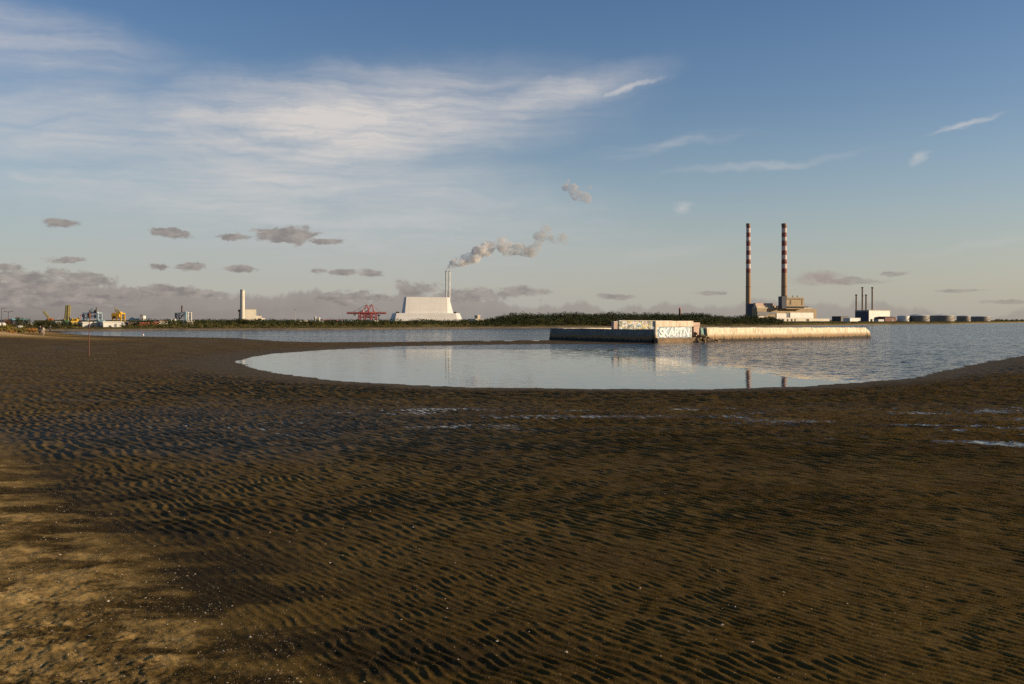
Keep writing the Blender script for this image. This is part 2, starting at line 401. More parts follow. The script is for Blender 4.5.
    bp = nt.nodes.new('ShaderNodeBump'); bp.inputs['Distance'].default_value = 0.008
    L(nt, mapr(nt, pd, 0, 1, 0.8, 0.03), bp.inputs['Strength'])
    L(nt, mth(nt, 'ADD', fine, mth(nt, 'MULTIPLY', grit, 0.6)), bp.inputs['Height']); L(nt, bp.outputs[0], b.inputs['Normal'])
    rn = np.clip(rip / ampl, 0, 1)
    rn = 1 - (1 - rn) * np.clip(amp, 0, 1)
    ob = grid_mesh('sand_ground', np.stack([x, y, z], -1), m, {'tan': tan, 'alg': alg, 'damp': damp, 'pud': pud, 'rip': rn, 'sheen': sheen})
    tag(ob, kind='structure')
make_sand()
def ground_z(x, y):
    z, d = sand_base(np.array([x], float), np.array([y], float)); return float(z[0])

# ------------------------------------------------------------------ sea
def make_water():
    az = np.radians(np.linspace(-80, 80, 420)); r = np.geomspace(30, 32000, 300)
    A, R = np.meshgrid(az, r); x = R * np.sin(A); y = R * np.cos(A)
    d = -water_sd(x, y)
    px = 512 + x / np.maximum(y, 1) * F
    # wind ruffles the open water; the pool behind the spit lies calm
    edge = 120 + 0.0 * x - np.clip(px - 640, -60, 400) * 0.17
    wind = sstep(y + 9 * fbm(x / 22, y / 60, 3, 81), edge - 16, edge + 18) * sstep(px + 40 * fbm(x / 60, y / 30, 2, 82), 560, 720)
    wind = np.maximum(wind, sstep(px, 820, 930) * sstep(d, 6, 17))
    wind = np.maximum(wind, 0.75 * sstep(y, 150, 165) * (px < 660))
    wind = np.clip(wind + 0.22 * fbm(x / 40, y / 12, 3, 83) * (wind > 0.05), 0, 1.2)
    wind = np.where(y > 330, np.clip(wind, 0.9, 1.2), wind)
    m, nt, b = new_mat('bay_water')
    geo = nt.nodes.new('ShaderNodeNewGeometry').outputs['Position']
    a = nt.nodes.new('ShaderNodeAttribute'); a.attribute_name = 'wind'; wd = a.outputs['Fac']
    b.inputs['Base Color'].default_value = (0.014, 0.026, 0.036, 1)
    b.inputs['IOR'].default_value = 1.33
    L(nt, mapr(nt, wd, 0, 1, 0.04, 0.12), b.inputs['Roughness'])
    def nz(sc, seed):
        n = nt.nodes.new('ShaderNodeTexNoise'); n.inputs['Scale'].default_value = 1.0; n.inputs['Detail'].default_value = 4; n.inputs['Roughness'].default_value = .6
        mp = nt.nodes.new('ShaderNodeMapping'); mp.inputs['Scale'].default_value = sc; mp.inputs['Location'].default_value = (seed, seed * 2, 0); L(nt, geo, mp.inputs[0]); L(nt, mp.outputs[0], n.inputs['Vector'])
        v = nt.nodes.new('ShaderNodeVectorMath'); v.operation = 'SUBTRACT'; L(nt, n.outputs['Color'], v.inputs[0]); v.inputs[1].default_value = (.5, .5, .5); return v.outputs[0]
    def vm(op, a_, b_):
        v = nt.nodes.new('ShaderNodeVectorMath'); v.operation = op
        for i, q in enumerate((a_, b_)):
            if isinstance(q, tuple): v.inputs[i].default_value = q
            elif q is not None:
                if op == 'SCALE' and i == 1: L(nt, q, v.inputs['Scale'])
                else: L(nt, q, v.inputs[i])
        return v.outputs[0]
    wav = vm('ADD', vm('MULTIPLY', nz((.9, 1.5, 1), 1.0), (1, 1, 0)), vm('MULTIPLY', nz((4.0, 6.5, 1), 5.0), (.8, .8, 0)))
    gust = noise(nt, vscale(nt, geo, (.012, .06, 1)), 1.0, 4, .6)
    amt = mth(nt, 'ADD', 0.055, mth(nt, 'MULTIPLY', wd, mapr(nt, gust, .35, .65, 1.6, 3.4)))
    nn = vm('NORMALIZE', vm('ADD', vm('SCALE', wav, amt), (0, 0, 1)), None)
    L(nt, nn, b.inputs['Normal'])
    ob = grid_mesh('sea_water', np.stack([x, y, np.zeros_like(x)], -1), m, {'wind': wind})
    tag(ob, kind='structure')
make_water()

# ------------------------------------------------------------------ far land
coast = [(-900, 334.5), (-300, 333.0), (0, 332.2), (60, 331.6), (130, 331.0), (240, 330.5), (300, 330.3), (380, 329.7), (470, 328.8), (545, 328.4), (640, 327.8), (740, 327.3), (770, 327.0),
         (830, 325.8), (890, 324.7), (950, 324.2), (1024, 322.6), (1100, 322.2), (1300, 322.0)]
def coast_Y(px):
    py = np.interp(px, [c[0] for c in coast], [c[1] for c in coast]); return EYE * F / (py - HOR)
wood_top = [(470, 321.5), (483, 319.8), (492, 318.2), (500, 316.0), (515, 313.2), (530, 314.4), (545, 314.0), (560, 312.9), (580, 313.3), (600, 313.6), (640, 313.2), (670, 313.8), (690, 313.8), (710, 315.0), (730, 316.6), (745, 317.6), (762, 318.6), (780, 320.4)]
def land_z(px, t):
    hill = 3.2 * np.interp(px, [478, 510, 560, 700, 740, 775], [0, .75, 1, 1, .6, 0]) * sstep(t, 12, 55) * (1 - 0.5 * sstep(t, 160, 320))
    low = np.interp(px, [72, 84, 128, 150], [0, 1, 1, 0]) * (1 - sstep(t, 160, 300))
    return 0.9 * sstep(t, 0, 7) + (GL - 0.9) * (1 - low) * sstep(t, 9, 30) - 0.15 * low * sstep(t, 9, 30) + hill
def land_at(px, t):
    Y = float(coast_Y(px)) + t; x, y = XY(px, Y)
    return Vector((x, y, float(land_z(np.array(px, float), np.array(t, float)))))
def make_land():
    px = np.linspace(-900, 1300, 1000)
    t = np.concatenate([np.linspace(-6, 60, 80)[:-1], np.geomspace(60, 12000, 50)])
    PX, TT = np.meshgrid(px, t)
    Y = coast_Y(PX) + TT; X = (PX - 512) / F * Y
    tj = TT + 2.5 * fbm(X / 14, Y / 14, 3, 91)
    Z = land_z(PX, tj) - 0.08 * np.clip(-tj, 0, 6) + 0.25 * fbm(X / 9, Y / 9, 3, 92) * sstep(tj, 8, 20)
    grass = sstep(tj, 8, 14)
    m, nt, b = new_mat('coastal_ground')
    geo = nt.nodes.new('ShaderNodeNewGeometry').outputs['Position']
    a = nt.nodes.new('ShaderNodeAttribute'); a.attribute_name = 'grass'
    n1 = noise(nt, geo, 0.06, 5, 0.6); n2 = noise(nt, geo, 0.8, 4, 0.65)
    g = mixc(nt, mapr(nt, n1, 0.4, 0.62), (0.090, 0.080, 0.024), (0.19, 0.145, 0.055))
    g = mixc(nt, mapr(nt, n2, 0.45, 0.7, 0, 0.7), g, (0.055, 0.05, 0.016))
    s = mixc(nt, mapr(nt, n2, 0.4, 0.65), (0.24, 0.19, 0.125), (0.15, 0.115, 0.075))
    L(nt, mixc(nt, a.outputs['Fac'], s, g), b.inputs['Base Color']); b.inputs['Roughness'].default_value = 1.0
    b.inputs['Specular IOR Level'].default_value = 0.0
    ob = grid_mesh('far_shore_land', np.stack([X, Y, Z], -1), m, {'grass': grass})
    tag(ob, kind='structure')
make_land()

# ------------------------------------------------------------------ vegetation
def leaf_cloud(blobs, size, dens, rg, flat=1.0):
    """leaf-sized quads spread through ellipsoid blobs (cx,cy,cz,rx,ry,rz); returns verts, faces"""
    V = []; 
    for (cx, cy, cz, rx, ry, rz) in blobs:
        n = max(12, int(dens * (rx * ry * rz) ** (2 / 3) / size ** 2))
        d = rg.normal(size=(n, 3)); d /= np.linalg.norm(d, axis=1)[:, None]
        rr = rg.uniform(0.62, 1.04, n)[:, None] * (1 + 0.18 * np.sin(d[:, :1] * 5 + cx) * np.cos(d[:, 2:] * 4 + cy))
        p = d * rr * np.array([rx, ry, rz]) + np.array([cx, cy, cz])
        nm = d + rg.normal(size=(n, 3)) * 0.55; nm /= np.linalg.norm(nm, axis=1)[:, None]
        a = np.cross(nm, rg.normal(size=(n, 3))); a /= np.linalg.norm(a, axis=1)[:, None]; b = np.cross(nm, a)
        s = (size * rg.uniform(0.6, 1.35, n))[:, None]
        V.append(np.stack([p - a * s * .5 - b * s * .28, p + a * s * .5 - b * s * .28, p + a * s * .42 + b * s * .3, p - a * s * .42 + b * s * .3], 1))
    V = np.concatenate(V).reshape(-1, 3)
    Fs = np.arange(len(V)).reshape(-1, 4)
    return V, Fs
def leaf_obj(name, V, Fs, m, parent=None, loc=None):
    me = bpy.data.meshes.new(name); me.from_pydata(V.tolist(), [], Fs.tolist()); me.update(); me.materials.append(m)
    o = bpy.data.objects.new(name, me); COL.objects.link(o)
    if parent is not None: o.parent = parent
    if loc is not None: o.location = loc
    return o

rg = np.random.RandomState(12)
# woodland on the low hill: reads as one mass
def woodland():
    blobs = []
    wx = [w[0] for w in wood_top]; wy = [w[1] for w in wood_top]
    for row, (t0, frac) in enumerate(((20, 0.52), (32, 0.66), (46, 0.80), (62, 0.90), (85, 0.97), (112, 1.0))):
        px = 474.0
        while px < 782:
            t = t0 + rg.uniform(-6, 6); p = land_at(px, t)
            topz = ZZ(float(np.interp(px, wx, wy)) - 0.9 - 0.7 * math.sin(px * .11) * math.sin(px * .037 + 1), p.y) 
            g = p.z; h = (topz - GL) * frac + rg.uniform(-0.9, 0.9) + GL - g
            if h > 0.8:
                r = rg.uniform(1.1, 3.0)
                rz = min(h * 0.62, rg.uniform(1.5, 2.6))
                blobs.append((p.x, p.y, g + h - rz, r, r, rz))
                if h > 3: blobs.append((p.x + rg.uniform(-1, 1), p.y - 0.8, g + h * 0.35, r * 0.9, r * 0.9, h * 0.36))
            px += rg.uniform(1.5, 3.4) * (1.0 if row < 5 else 0.8)
    V, Fs = leaf_cloud(blobs, 0.5, 3.4, rg)
    o = leaf_obj('woodland', V, Fs, M['leafdark']); tag(o, kind='stuff')
woodland()
# low coastal scrub and rough grass along the far shore
def scrub(name, mat, x0, x1, n, tr, hr, size, seed):
    g = np.random.RandomState(seed); bl = []
    for i in range(n):
        px = g.uniform(x0, x1); t = g.uniform(*tr); p = land_at(px, t); h = g.uniform(*hr) * (0.42 if 78 < px < 130 and t < 160 else 1.0); r = h * g.uniform(0.8, 1.9)
        bl.append((p.x, p.y, p.z + h * 0.35, r, r, h * 0.65))
    V, Fs = leaf_cloud(bl, size, 2.6, g); o = leaf_obj(name, V, Fs, mat); tag(o, kind='stuff')
scrub('coastal_scrub_foliage', M['leafolive'], 20, 500, 420, (12, 45), (0.5, 1.6), 0.34, 5)
scrub('distant_scrub_foliage', M['leafdark'], 132, 480, 330, (60, 420), (1.2, 3.7), 0.5, 15)
scrub('distant_scrub_foliage', M['leafdark'], 10, 134, 120, (170, 420), (1.4, 3.0), 0.5, 16)
scrub('shore_grass', M['marram'], 20, 800, 520, (9, 40), (0.25, 0.6), 0.3, 6)
scrub('headland_grass', M['leafolive'], 760, 1030, 200, (14, 300), (0.3, 1.0), 0.5, 8)

def shrub_proto(name, kind, mat, H, R, size, seed, label, cat, group, dens=3.2):
    g = np.random.RandomState(seed)
    root = thing(name, label, cat, (0, 0, 0), group)
    bl = []
    for i in range(7):
        a = g.uniform(0, 6.28); q = g.uniform(0.0, 0.6) * R; z = H * g.uniform(0.42, 0.8)
        bl.append((q * math.cos(a), q * math.sin(a), z, R * g.uniform(.4, .62), R * g.uniform(.4, .62), H * g.uniform(.2, .32)))
    V, Fs = leaf_cloud(bl, size, dens, g)
    leaf_obj('crown', V, Fs, mat, root)
    mb = MB(); mb.tube((0, 0, -0.3), (0.05, 0, H * 0.45), 0.10 * H / 3, 0.06 * H / 3, 7)
    for k in range(4):
        a = k * 1.6 + 0.3; mb.tube((0.03, 0, H * 0.3), (R * .5 * math.cos(a), R * .5 * math.sin(a), H * 0.68), 0.05 * H / 3, 0.02 * H / 3, 6)
    mb.build('trunk', M['bark'], root)
    return root
def dup(root, loc, rz=0.0, sc=1.0, label=None, group=None):
    r = root.copy(); COL.objects.link(r); r.location = loc; r.rotation_euler = (0, 0, rz); r.scale = (sc, sc, sc)
    if label: r['label'] = label
    if group: r['group'] = group
    for ch in list(root.children):
        c = ch.copy(); COL.objects.link(c); c.parent = r
        for g in ch.children:
            d = g.copy(); COL.objects.link(d); d.parent = c
    return r
protos = {}
def plant_row(key, name, mat, H, R, lab, cat, group, xs, t, sc=(0.8, 1.2), size=0.3):
    root = None
    for i, px in enumerate(xs):
        p = land_at(px, t + rg.uniform(-4, 4)); s = rg.uniform(*sc); rz = rg.uniform(0, 6.28)
        if root is None:
            root = shrub_proto(name, key, mat, H, R, size, 40 + len(protos), lab, cat, group); protos[key] = root
            root.location = p; root.rotation_euler = (0, 0, rz); root.scale = (s, s, s)
        else: dup(root, p, rz, s)
plant_row('port', 'dark_tree', M['leafdark'], 4.2, 2.6, 'dark bushy tree in the belt hiding the foot of the harbour cranes', 'tree', 'trees below the harbour cranes', [29, 34, 38.5, 43, 48, 53, 57.5, 62, 67, 71, 75, 79.5], 16, (0.6, 0.85))
plant_row('port2', 'dark_shrub', M['leafdark'], 2.8, 2.0, 'low dark shrub on the far shore between harbour sheds and cream chimney', 'shrub', 'shrubs before the white harbour sheds', [92.5, 102, 110, 122, 128, 135, 146, 151, 160, 166, 170, 178, 183, 189, 197, 205, 207, 214, 222], 14, (0.4, 0.7))
plant_row('chim', 'dark_shrub', M['leafdark'], 3.6, 2.4, 'dark rounded bush at the foot of the cream chimney', 'shrub', 'bushes below the cream chimney', [238, 243.5, 247.5, 252, 256], 24, (0.85, 1.05))
plant_row('mid', 'dark_shrub', M['leafdark'], 2.5, 2.0, 'low dark shrub on the far shore between cream chimney and pale sloping plant', 'shrub', 'shrubs before the red cranes', [228, 264, 272, 279, 289, 296, 305, 311, 318, 327, 333, 340, 347, 353, 361, 366, 374, 383], 22, (0.7, 1.15))
plant_row('inc', 'dark_shrub', M['leafdark'], 2.2, 2.1, 'low bush on the shore along the foot of the pale sloping plant', 'shrub', 'bushes below the pale sloping plant', [391, 399, 408, 416, 425, 433, 441, 449, 457, 465, 471, 477], 24, (0.55, 0.95))
plant_row('pow', 'dark_tree', M['leafdark'], 5.5, 4.0, 'dark tree in the belt before the twin chimney power station', 'tree', 'trees before the twin chimney power station', [741, 746, 751, 756, 761, 766, 770.5, 775, 745, 754, 763, 772], 110, (0.75, 1.1), 0.5)
far_trees = shrub_proto('dark_tree', 'far', M['leafdark'], 5.0, 6.0, 1.1, 77, 'dark tree on the low point beyond the storage tanks', 'tree', 'trees on the low point beyond the storage tanks')
for i, px in enumerate((997, 1002, 1007, 1012, 1017, 1022, 1027, 1033, 1040)):
    p = Vector((*XY(px, 1900), GL)); s = rg.uniform(0.8, 1.1)
    if i == 0: far_trees.location = p; far_trees.scale = (s, s, s)
    else: dup(far_trees, p, rg.uniform(0, 6), s)

# dune grass and shrubs at the far end of the beach
def dune_grass():
    g = np.random.RandomState(31); V = []; Fs = []
    n = 0
    xs = g.uniform(-150, -84, 60000); ys = g.uniform(166, 250, 60000)
    ok = (dune_h(xs, ys) > 0.42 + 0.25 * g.uniform(size=60000)) & (xs < -(512 - 42) / F * ys) & (ys > 176); xs, ys = xs[ok][:9000], ys[ok][:9000]
    zs = sand_base(xs, ys)[0]
    for x, y, z in zip(xs, ys, zs):
        k = g.uniform(0.25, 0.6); a = g.uniform(0, 6.28); w = g.uniform(0.05, 0.14); lx, ly = g.normal(0, 0.22, 2)
        dx, dy = math.cos(a) * w, math.sin(a) * w
        o = len(V); V += [(x - dx, y - dy, z - .05), (x + dx, y + dy, z - .05), (x + lx + dx * .3, y + ly + dy * .3, z + k), (x + lx - dx * .3, y + ly - dy * .3, z + k)]
        Fs.append((o, o + 1, o + 2, o + 3))
    o = leaf_obj('dune_grass', np.array(V), np.array(Fs), M['marram']); tag(o, kind='stuff')
dune_grass()
def lone_shrub(px, Y, H, R, mat, label, seed, size=0.22):
    x, y = XY(px, Y); r = shrub_proto('shrub', 'x', M[mat], H, R, size, seed, label, 'shrub', None, 3.6); r.location = (x, y, ground_z(x, y)); return r
lone_shrub(5, 192, 1.9, 1.6, 'leafyellow', 'bright yellow green shrub on the grassy dune', 101)
lone_shrub(33, 186, 1.35, 1.25, 'leaforange', 'rusty orange shrub on the dune beside the standing walkers', 102)
lone_shrub(22, 188, 1.1, 1.5, 'leafolive', 'low olive bush in the middle of the dune grass', 103)
lone_shrub(12, 182, 0.9, 1.2, 'leaforange', 'small brownish shrub low on the dune above the tan sand', 104)
for (px, Y, H, R, mt, lab, sd) in ((19, 400, 5.2, 3.0, 'leafdark', 'dark bushy tree in front of the teal roofed building', 105), (25, 405, 4.6, 2.6, 'leafdark', 'dark tree between teal roofed building and small white house', 106),
                                  (9, 400, 4.2, 2.2, 'leaforange', 'brown leaved tree beside the lamp posts', 107)):
    p = Vector((*XY(px, Y), 0.8)); r = shrub_proto('tree', 'x', M[mt], H, R, 0.3, sd, lab, 'tree', None); r.location = p

# ------------------------------------------------------------------ sheds, houses and tanks of the port
def shed(name, label, cat, px0, px1, ytop, Y, depth=25, mat='white', th=36, roof='darkroof', band=None, group=None, pitch=0.0, base=GL, door=True):
    cn = Corner(px0, px0, px1, Y, th, depth); z1 = cn.z(ytop)
    t = T(name, label, cat, cn.pt(cn.w / 2, depth / 2, base), group)
    mb = MB(); cn.box(mb, 0, cn.w, 0, depth, base - 0.5, z1 - 0.6); wall = t.part('wall', mb, M[mat])
    mb = MB(); e = 0.4
    pts = [cn.pt(a, b, z1 - 0.6) for a, b in ((-e, -e), (cn.w + e, -e), (cn.w + e, depth + e), (-e, depth + e))]
    if pitch:
        r0 = cn.pt(-e, depth / 2, z1 + pitch); r1 = cn.pt(cn.w + e, depth / 2, z1 + pitch)
        mb.add([*pts, r0, r1], [(0, 1, 5, 4), (2, 3, 4, 5), (1, 2, 5), (3, 0, 4), (3, 2, 1, 0)])
    else: mb.prism(pts, [(p[0], p[1], z1) for p in pts])
    t.part('roof', mb, M[roof])
    if door:
        mb = MB(); h = (z1 - base) * 0.55; a0 = cn.w * 0.62; cn.box(mb, a0, a0 + min(cn.w * 0.12, 6), -0.12, 0.1, base, base + h); t.part('door', mb, M['grey'])
    return t
shed('white_house', 'white house beside the lamp posts above the dune', 'house', -6, 6.2, 321.0, 430, 9, 'white', 36, 'darkroof', pitch=0.6)
shed('long_building', 'long dark building with a teal roof behind the dark trees', 'building', 13, 27, 318.8, 520, 14, 'darkblue', 36, 'teal')
shed('white_house', 'small white house with low roof right of the teal roofed building', 'house', 27.5, 34.5, 321.2, 470, 8, 'white', 36, 'steelgrey', pitch=0.4)
shed('white_shed', 'small white hut among the dark trees above the dune', 'hut', 19.2, 21.6, 325.6, 385, 3, 'white', 36, 'steelgrey', base=0.8, door=False)
shed('warehouse', 'white warehouse below the pale blue gantry crane', 'warehouse', 82.5, 91.5, 321.8, 520, 8, 'white', 36, 'white', base=0.85)
shed('warehouse', 'short cream shed between the white warehouse and the long white one', 'warehouse', 95, 101, 321.8, 525, 8, 'cream', 36, 'white', base=0.85)
shed('warehouse', 'long white warehouse below the yellow gantry crane', 'warehouse', 103.2, 121.5, 321.4, 520, 9, 'white', 36, 'white', base=0.85)
shed('container_stack', 'red container stack before the pale blue ship', 'containers', 140, 150.5, 322.4, 540, 5, 'red', 36, 'red', door=False)
shed('container_stack', 'short red container stack right of the pale blue ship', 'containers', 152, 158.5, 321.8, 560, 5, 'red', 36, 'redcrane', door=False)
shed('white_shed', 'small white shed between red containers and white silos', 'shed', 159.5, 168, 320.8, 600, 8, 'white', 36, 'pink')
shed('white_shed', 'cream shed just right of the white framed dock tower', 'shed', 187, 194, 320.6, 640, 8, 'cream', 36, 'white')
shed('white_shed', 'low white roofed shed behind the shrubs left of the cream chimney', 'shed', 206, 220, 321.7, 1300, 30, 'cream', 36, 'white')
shed('white_shed', 'low white roofed shed below the thin light mast', 'shed', 294.5, 307.5, 320.7, 1350, 30, 'cream', 36, 'white')
shed('warehouse', 'long white roofed warehouse right of the twin white silos', 'warehouse', 320, 336, 321.0, 1350, 36, 'white', 36, 'white', pitch=1.0)
shed('container_stack', 'long low red container stack behind the white roofed warehouse', 'containers', 323, 344, 319.6, 1500, 20, 'redcrane', 36, 'red', door=False)
shed('warehouse', 'white roofed warehouse in front of the red gantry cranes', 'warehouse', 345, 359.5, 320.9, 1300, 36, 'white', 36, 'white', pitch=0.6)
shed('white_shed', 'small cream shed between red gantry cranes and pale sloping plant', 'shed', 373.5, 378.5, 320.2, 1300, 18, 'cream', 36, 'white')
shed('white_shed', 'pale harbour shed among the masts by the yellow boom crane', 'shed', 56, 64, 321.2, 560, 10, 'tanlight', 36, 'steelgrey')
M['greenshed'] = surf('dark_green_sheeting', (0.05, 0.16, 0.08), None, .2, .7)
shed('green_shed', 'small dark green shed at the foot of the two upright booms', 'shed', 65.2, 68.4, 320.6, 540, 6, 'greenshed', 36, 'greenshed', door=False)
shed('yellow_shed', 'faded yellow shed right of the two upright booms', 'shed', 71.4, 77.2, 320.9, 545, 6, 'olive', 36, 'yellow', door=False)
shed('blue_shed', 'pale blue shed roof showing between blue and yellow gantry cranes', 'shed', 98.5, 105.0, 319.9, 900, 12, 'paleblue', 36, 'teal', door=False)
shed('white_shed', 'small white shed between yellow gantry crane and pale blue ship', 'shed', 122.6, 127.4, 321.6, 560, 6, 'white', 36, 'steelgrey', door=False)
shed('brown_shed', 'low reddish brown shed just right of the long white warehouse', 'shed', 128.2, 137.5, 322.0, 540, 6, 'brown', 36, 'darkroof', door=False)
shed('white_block', 'stepped pale works building where the wooded hill begins', 'building', 475.6, 484, 318.8, 1500, 20, 'cream', 36, 'white')
shed('pale_tower', 'narrow pale block rising above the stepped works building', 'building', 477.6, 480.2, 315.2, 1510, 8, 'tanlight', 36, 'white', door=False)
def silo(px, y0, Y, rpx, label, group=None):
    x, y = XY(px, Y); r = rpx / F * Y; z1 = ZZ(y0, Y)
    t = T('silo', label, 'silo', (x, y, GL), group)
    mb = MB(); mb.lathe((x, y, GL - .5), [(r, 0), (r, z1 - GL - r * .25 + .5)], 24); t.part('wall', mb, M['cream'], smooth=False)
    mb = MB(); mb.lathe((x, y, z1 - r * .25), [(r * 1.03, -0.3), (r * 1.03, 0), (r * .5, r * .3), (r * .05, r * .4)], 24); t.part('roof', mb, M['white'])
silo(171.2, 318.8, 640, 1.5, 'white silo standing left of the white framed dock tower, nearer the sheds')
silo(174.8, 319.0, 640, 1.4, 'white silo touching the white framed dock tower')
silo(315.2, 316.6, 1350, 1.25, 'taller of the twin white silos in the low harbour sheds')
silo(318.9, 317.4, 1350, 1.25, 'shorter of the twin white silos in the low harbour sheds')

# ------------------------------------------------------------------ harbour cranes
def Q(px, py, Y, dy=0): 
    v = P(px, py, Y); v.y += dy; return v
def boom_crane(px, Y, pieces, label, basemat, boommat, cabpx, cabtop):
    x, y = XY(px, Y)
    t = T('boom_crane', label, 'crane', (x, y, GL))
    mb = MB(); mb.box((x, y, GL + 2.2), (9, 7, 4.4)); mb.tube((x, y, GL + 4), (x, y, ZZ(cabtop, Y) - 2.5), 1.6, 1.3, 8); t.part('base', mb, M[basemat])
    mb = MB(); mb.box((x, y, ZZ(cabtop, Y) - 1.5), (7, 6, 4), 0.4); t.part('cab', mb, M[basemat])
    for (a, b, w) in pieces:
        mb = MB(); mb.truss(Q(*a, Y), Q(*b, Y), w, 7, w * 0.30); t.part('boom', mb, M[boommat])
boom_crane(50.5, 1500, [((50, 319.5), (43.6, 311.2), 2.0)], 'dock crane with one thin leaning yellow boom on an orange base', 'orange', 'olive', 50, 318.5)
boom_crane(66.4, 1500, [((65.6, 321), (67.0, 305.4), 2.6), ((68.4, 321), (69.2, 305.0), 2.6)], 'dock crane with two tall near-upright yellow booms', 'olive', 'olive', 66.4, 319.2)
boom_crane(74.8, 1450, [((75, 320), (79.6, 318.0), 1.6)], 'low yellow loader with stubby boom between tall booms and white warehouse', 'yellow', 'olive', 74.8, 318.8)
def portal_crane(px0, px1, ytop, ybeam, Y, mat, mat2, label, extra=None, group=None, legw=2.0, depth=14, name='gantry_crane'):
    a, b = XY(px0, Y)[0], XY(px1, Y)[0]; xc = (a + b) / 2; zb = ZZ(ybeam, Y); zt = ZZ(ytop, Y)
    t = T(name, label, 'crane', (xc, Y, GL), group)
    for x in (a, b):
        for dy in (0, depth):
            mb = MB(); mb.box((x, Y + dy, (GL + zb) / 2), (legw, legw, zb - GL + 1)); t.part('leg', mb, M[mat])
    mb = MB()
    for dy in (0, depth): mb.box((xc, Y + dy, zb + (zt - zb) * .28), (b - a + legw, legw * 1.2, (zt - zb) * .55))
    for x in (a, b): mb.box((x, Y + depth / 2, zb + (zt - zb) * .3), (legw * .9, depth - legw * 1.2 - 0.02, (zt - zb) * .45))
    t.part('beam', mb, M[mat])
    zz = GL + (zb - GL) * .45
    for dy in (0, depth):
        mb = MB(); mb.beam((a, Y + dy, zz), (b, Y + dy, zb), legw * .35); mb.beam((b, Y + dy, zz), (a, Y + dy, zb), legw * .35); mb.beam((a, Y + dy, zz), (b, Y + dy, zz), legw * .45)
        t.part('bracing', mb, M[mat])
    mb = MB(); mb.box((xc + (b - a) * .12, Y + depth / 2, zb + (zt - zb) * .8), ((b - a) * .45, depth * .6, (zt - zb) * .45)); t.part('machine_house', mb, M[mat2])
    if extra: extra(t, a, b, zb, zt, xc)
    return t
def blue_extra(t, a, b, zb, zt, xc):
    Y = 1500
    mb = MB(); mb.truss(Q(88.6, 313.5, Y), Q(92.6, 308.2, Y), 1.6, 5, .5); t.part('boom', mb, M['paleblue'])
    mb = MB(); mb.tube(Q(95.2, 313, Y), Q(96.6, 307.5, Y), 1.2, .8); mb.box(Q(95.4, 311.6, Y), (4, 4, 4)); t.part('machinery', mb, M['dark'])
    mb = MB(); mb.box(Q(84.0, 315.5, Y, -2), (3.2, 4, 4)); t.part('cab', mb, M['darkblue']); mb = MB(); mb.box(Q(96, 316.5, Y, -2), (3.0, 3, 5)); t.part('cab', mb, M['darkblue']); mb = MB(); mb.box(Q(90.5, 315.6, Y, -2), (5, 3, 4)); t.part('trolley', mb, M['darkblue'])
portal_crane(83.6, 97.6, 311.8, 313.6, 1500, 'paleblue', 'white', 'pale blue gantry crane with dark machinery above the white warehouse', blue_extra)
def yel_extra(t, a, b, zb, zt, xc):
    Y = 1450
    mb = MB(); mb.truss(Q(116, 312, Y), Q(115.2, 307.8, Y), 1.2, 4, .4); mb.truss(Q(119.8, 312, Y), Q(117, 309.6, Y), 1.0, 4, .4); t.part('mast', mb, M['olive'])
    mb = MB(); mb.box(Q(116.3, 315.6, Y, -1), (11.5, 6, 4.2)); t.part('trolley', mb, M['yellow'])
    mb = MB(); mb.box(Q(115.2, 317.2, Y, -2), (4, 4, 3)); t.part('cab', mb, M['rust'])
portal_crane(112.8, 120.6, 311.8, 314.2, 1450, 'yellow', 'yellow', 'bright yellow gantry crane above the long white warehouse', yel_extra)
def tower_extra(t, a, b, zb, zt, xc):
    Y = 1400
    mb = MB(); mb.truss(Q(181.6, 312, Y), Q(181.9, 305.6, Y), 1.0, 5, .4); t.part('mast', mb, M['rust'])
    mb = MB(); mb.box(Q(176.2, 315.2, Y, -2), (1.8, 3, 6)); mb.beam(Q(177, 313.5, Y, -2), Q(181, 319, Y, -2), .9); mb.beam(Q(185, 313.5, Y, -2), Q(180, 319, Y, -2), .9); t.part('hopper', mb, M['darkblue'])
    mb = MB(); mb.box(Q(186, 316.5, Y, -1), (2.2, 4, 14)); t.part('stair_tower', mb, M['paleblue'])
portal_crane(176.2, 187.6, 311.4, 313.4, 1400, 'white', 'white', 'white framed dock tower with a thin rusty mast on top', tower_extra, legw=2.2, name='dock_tower')
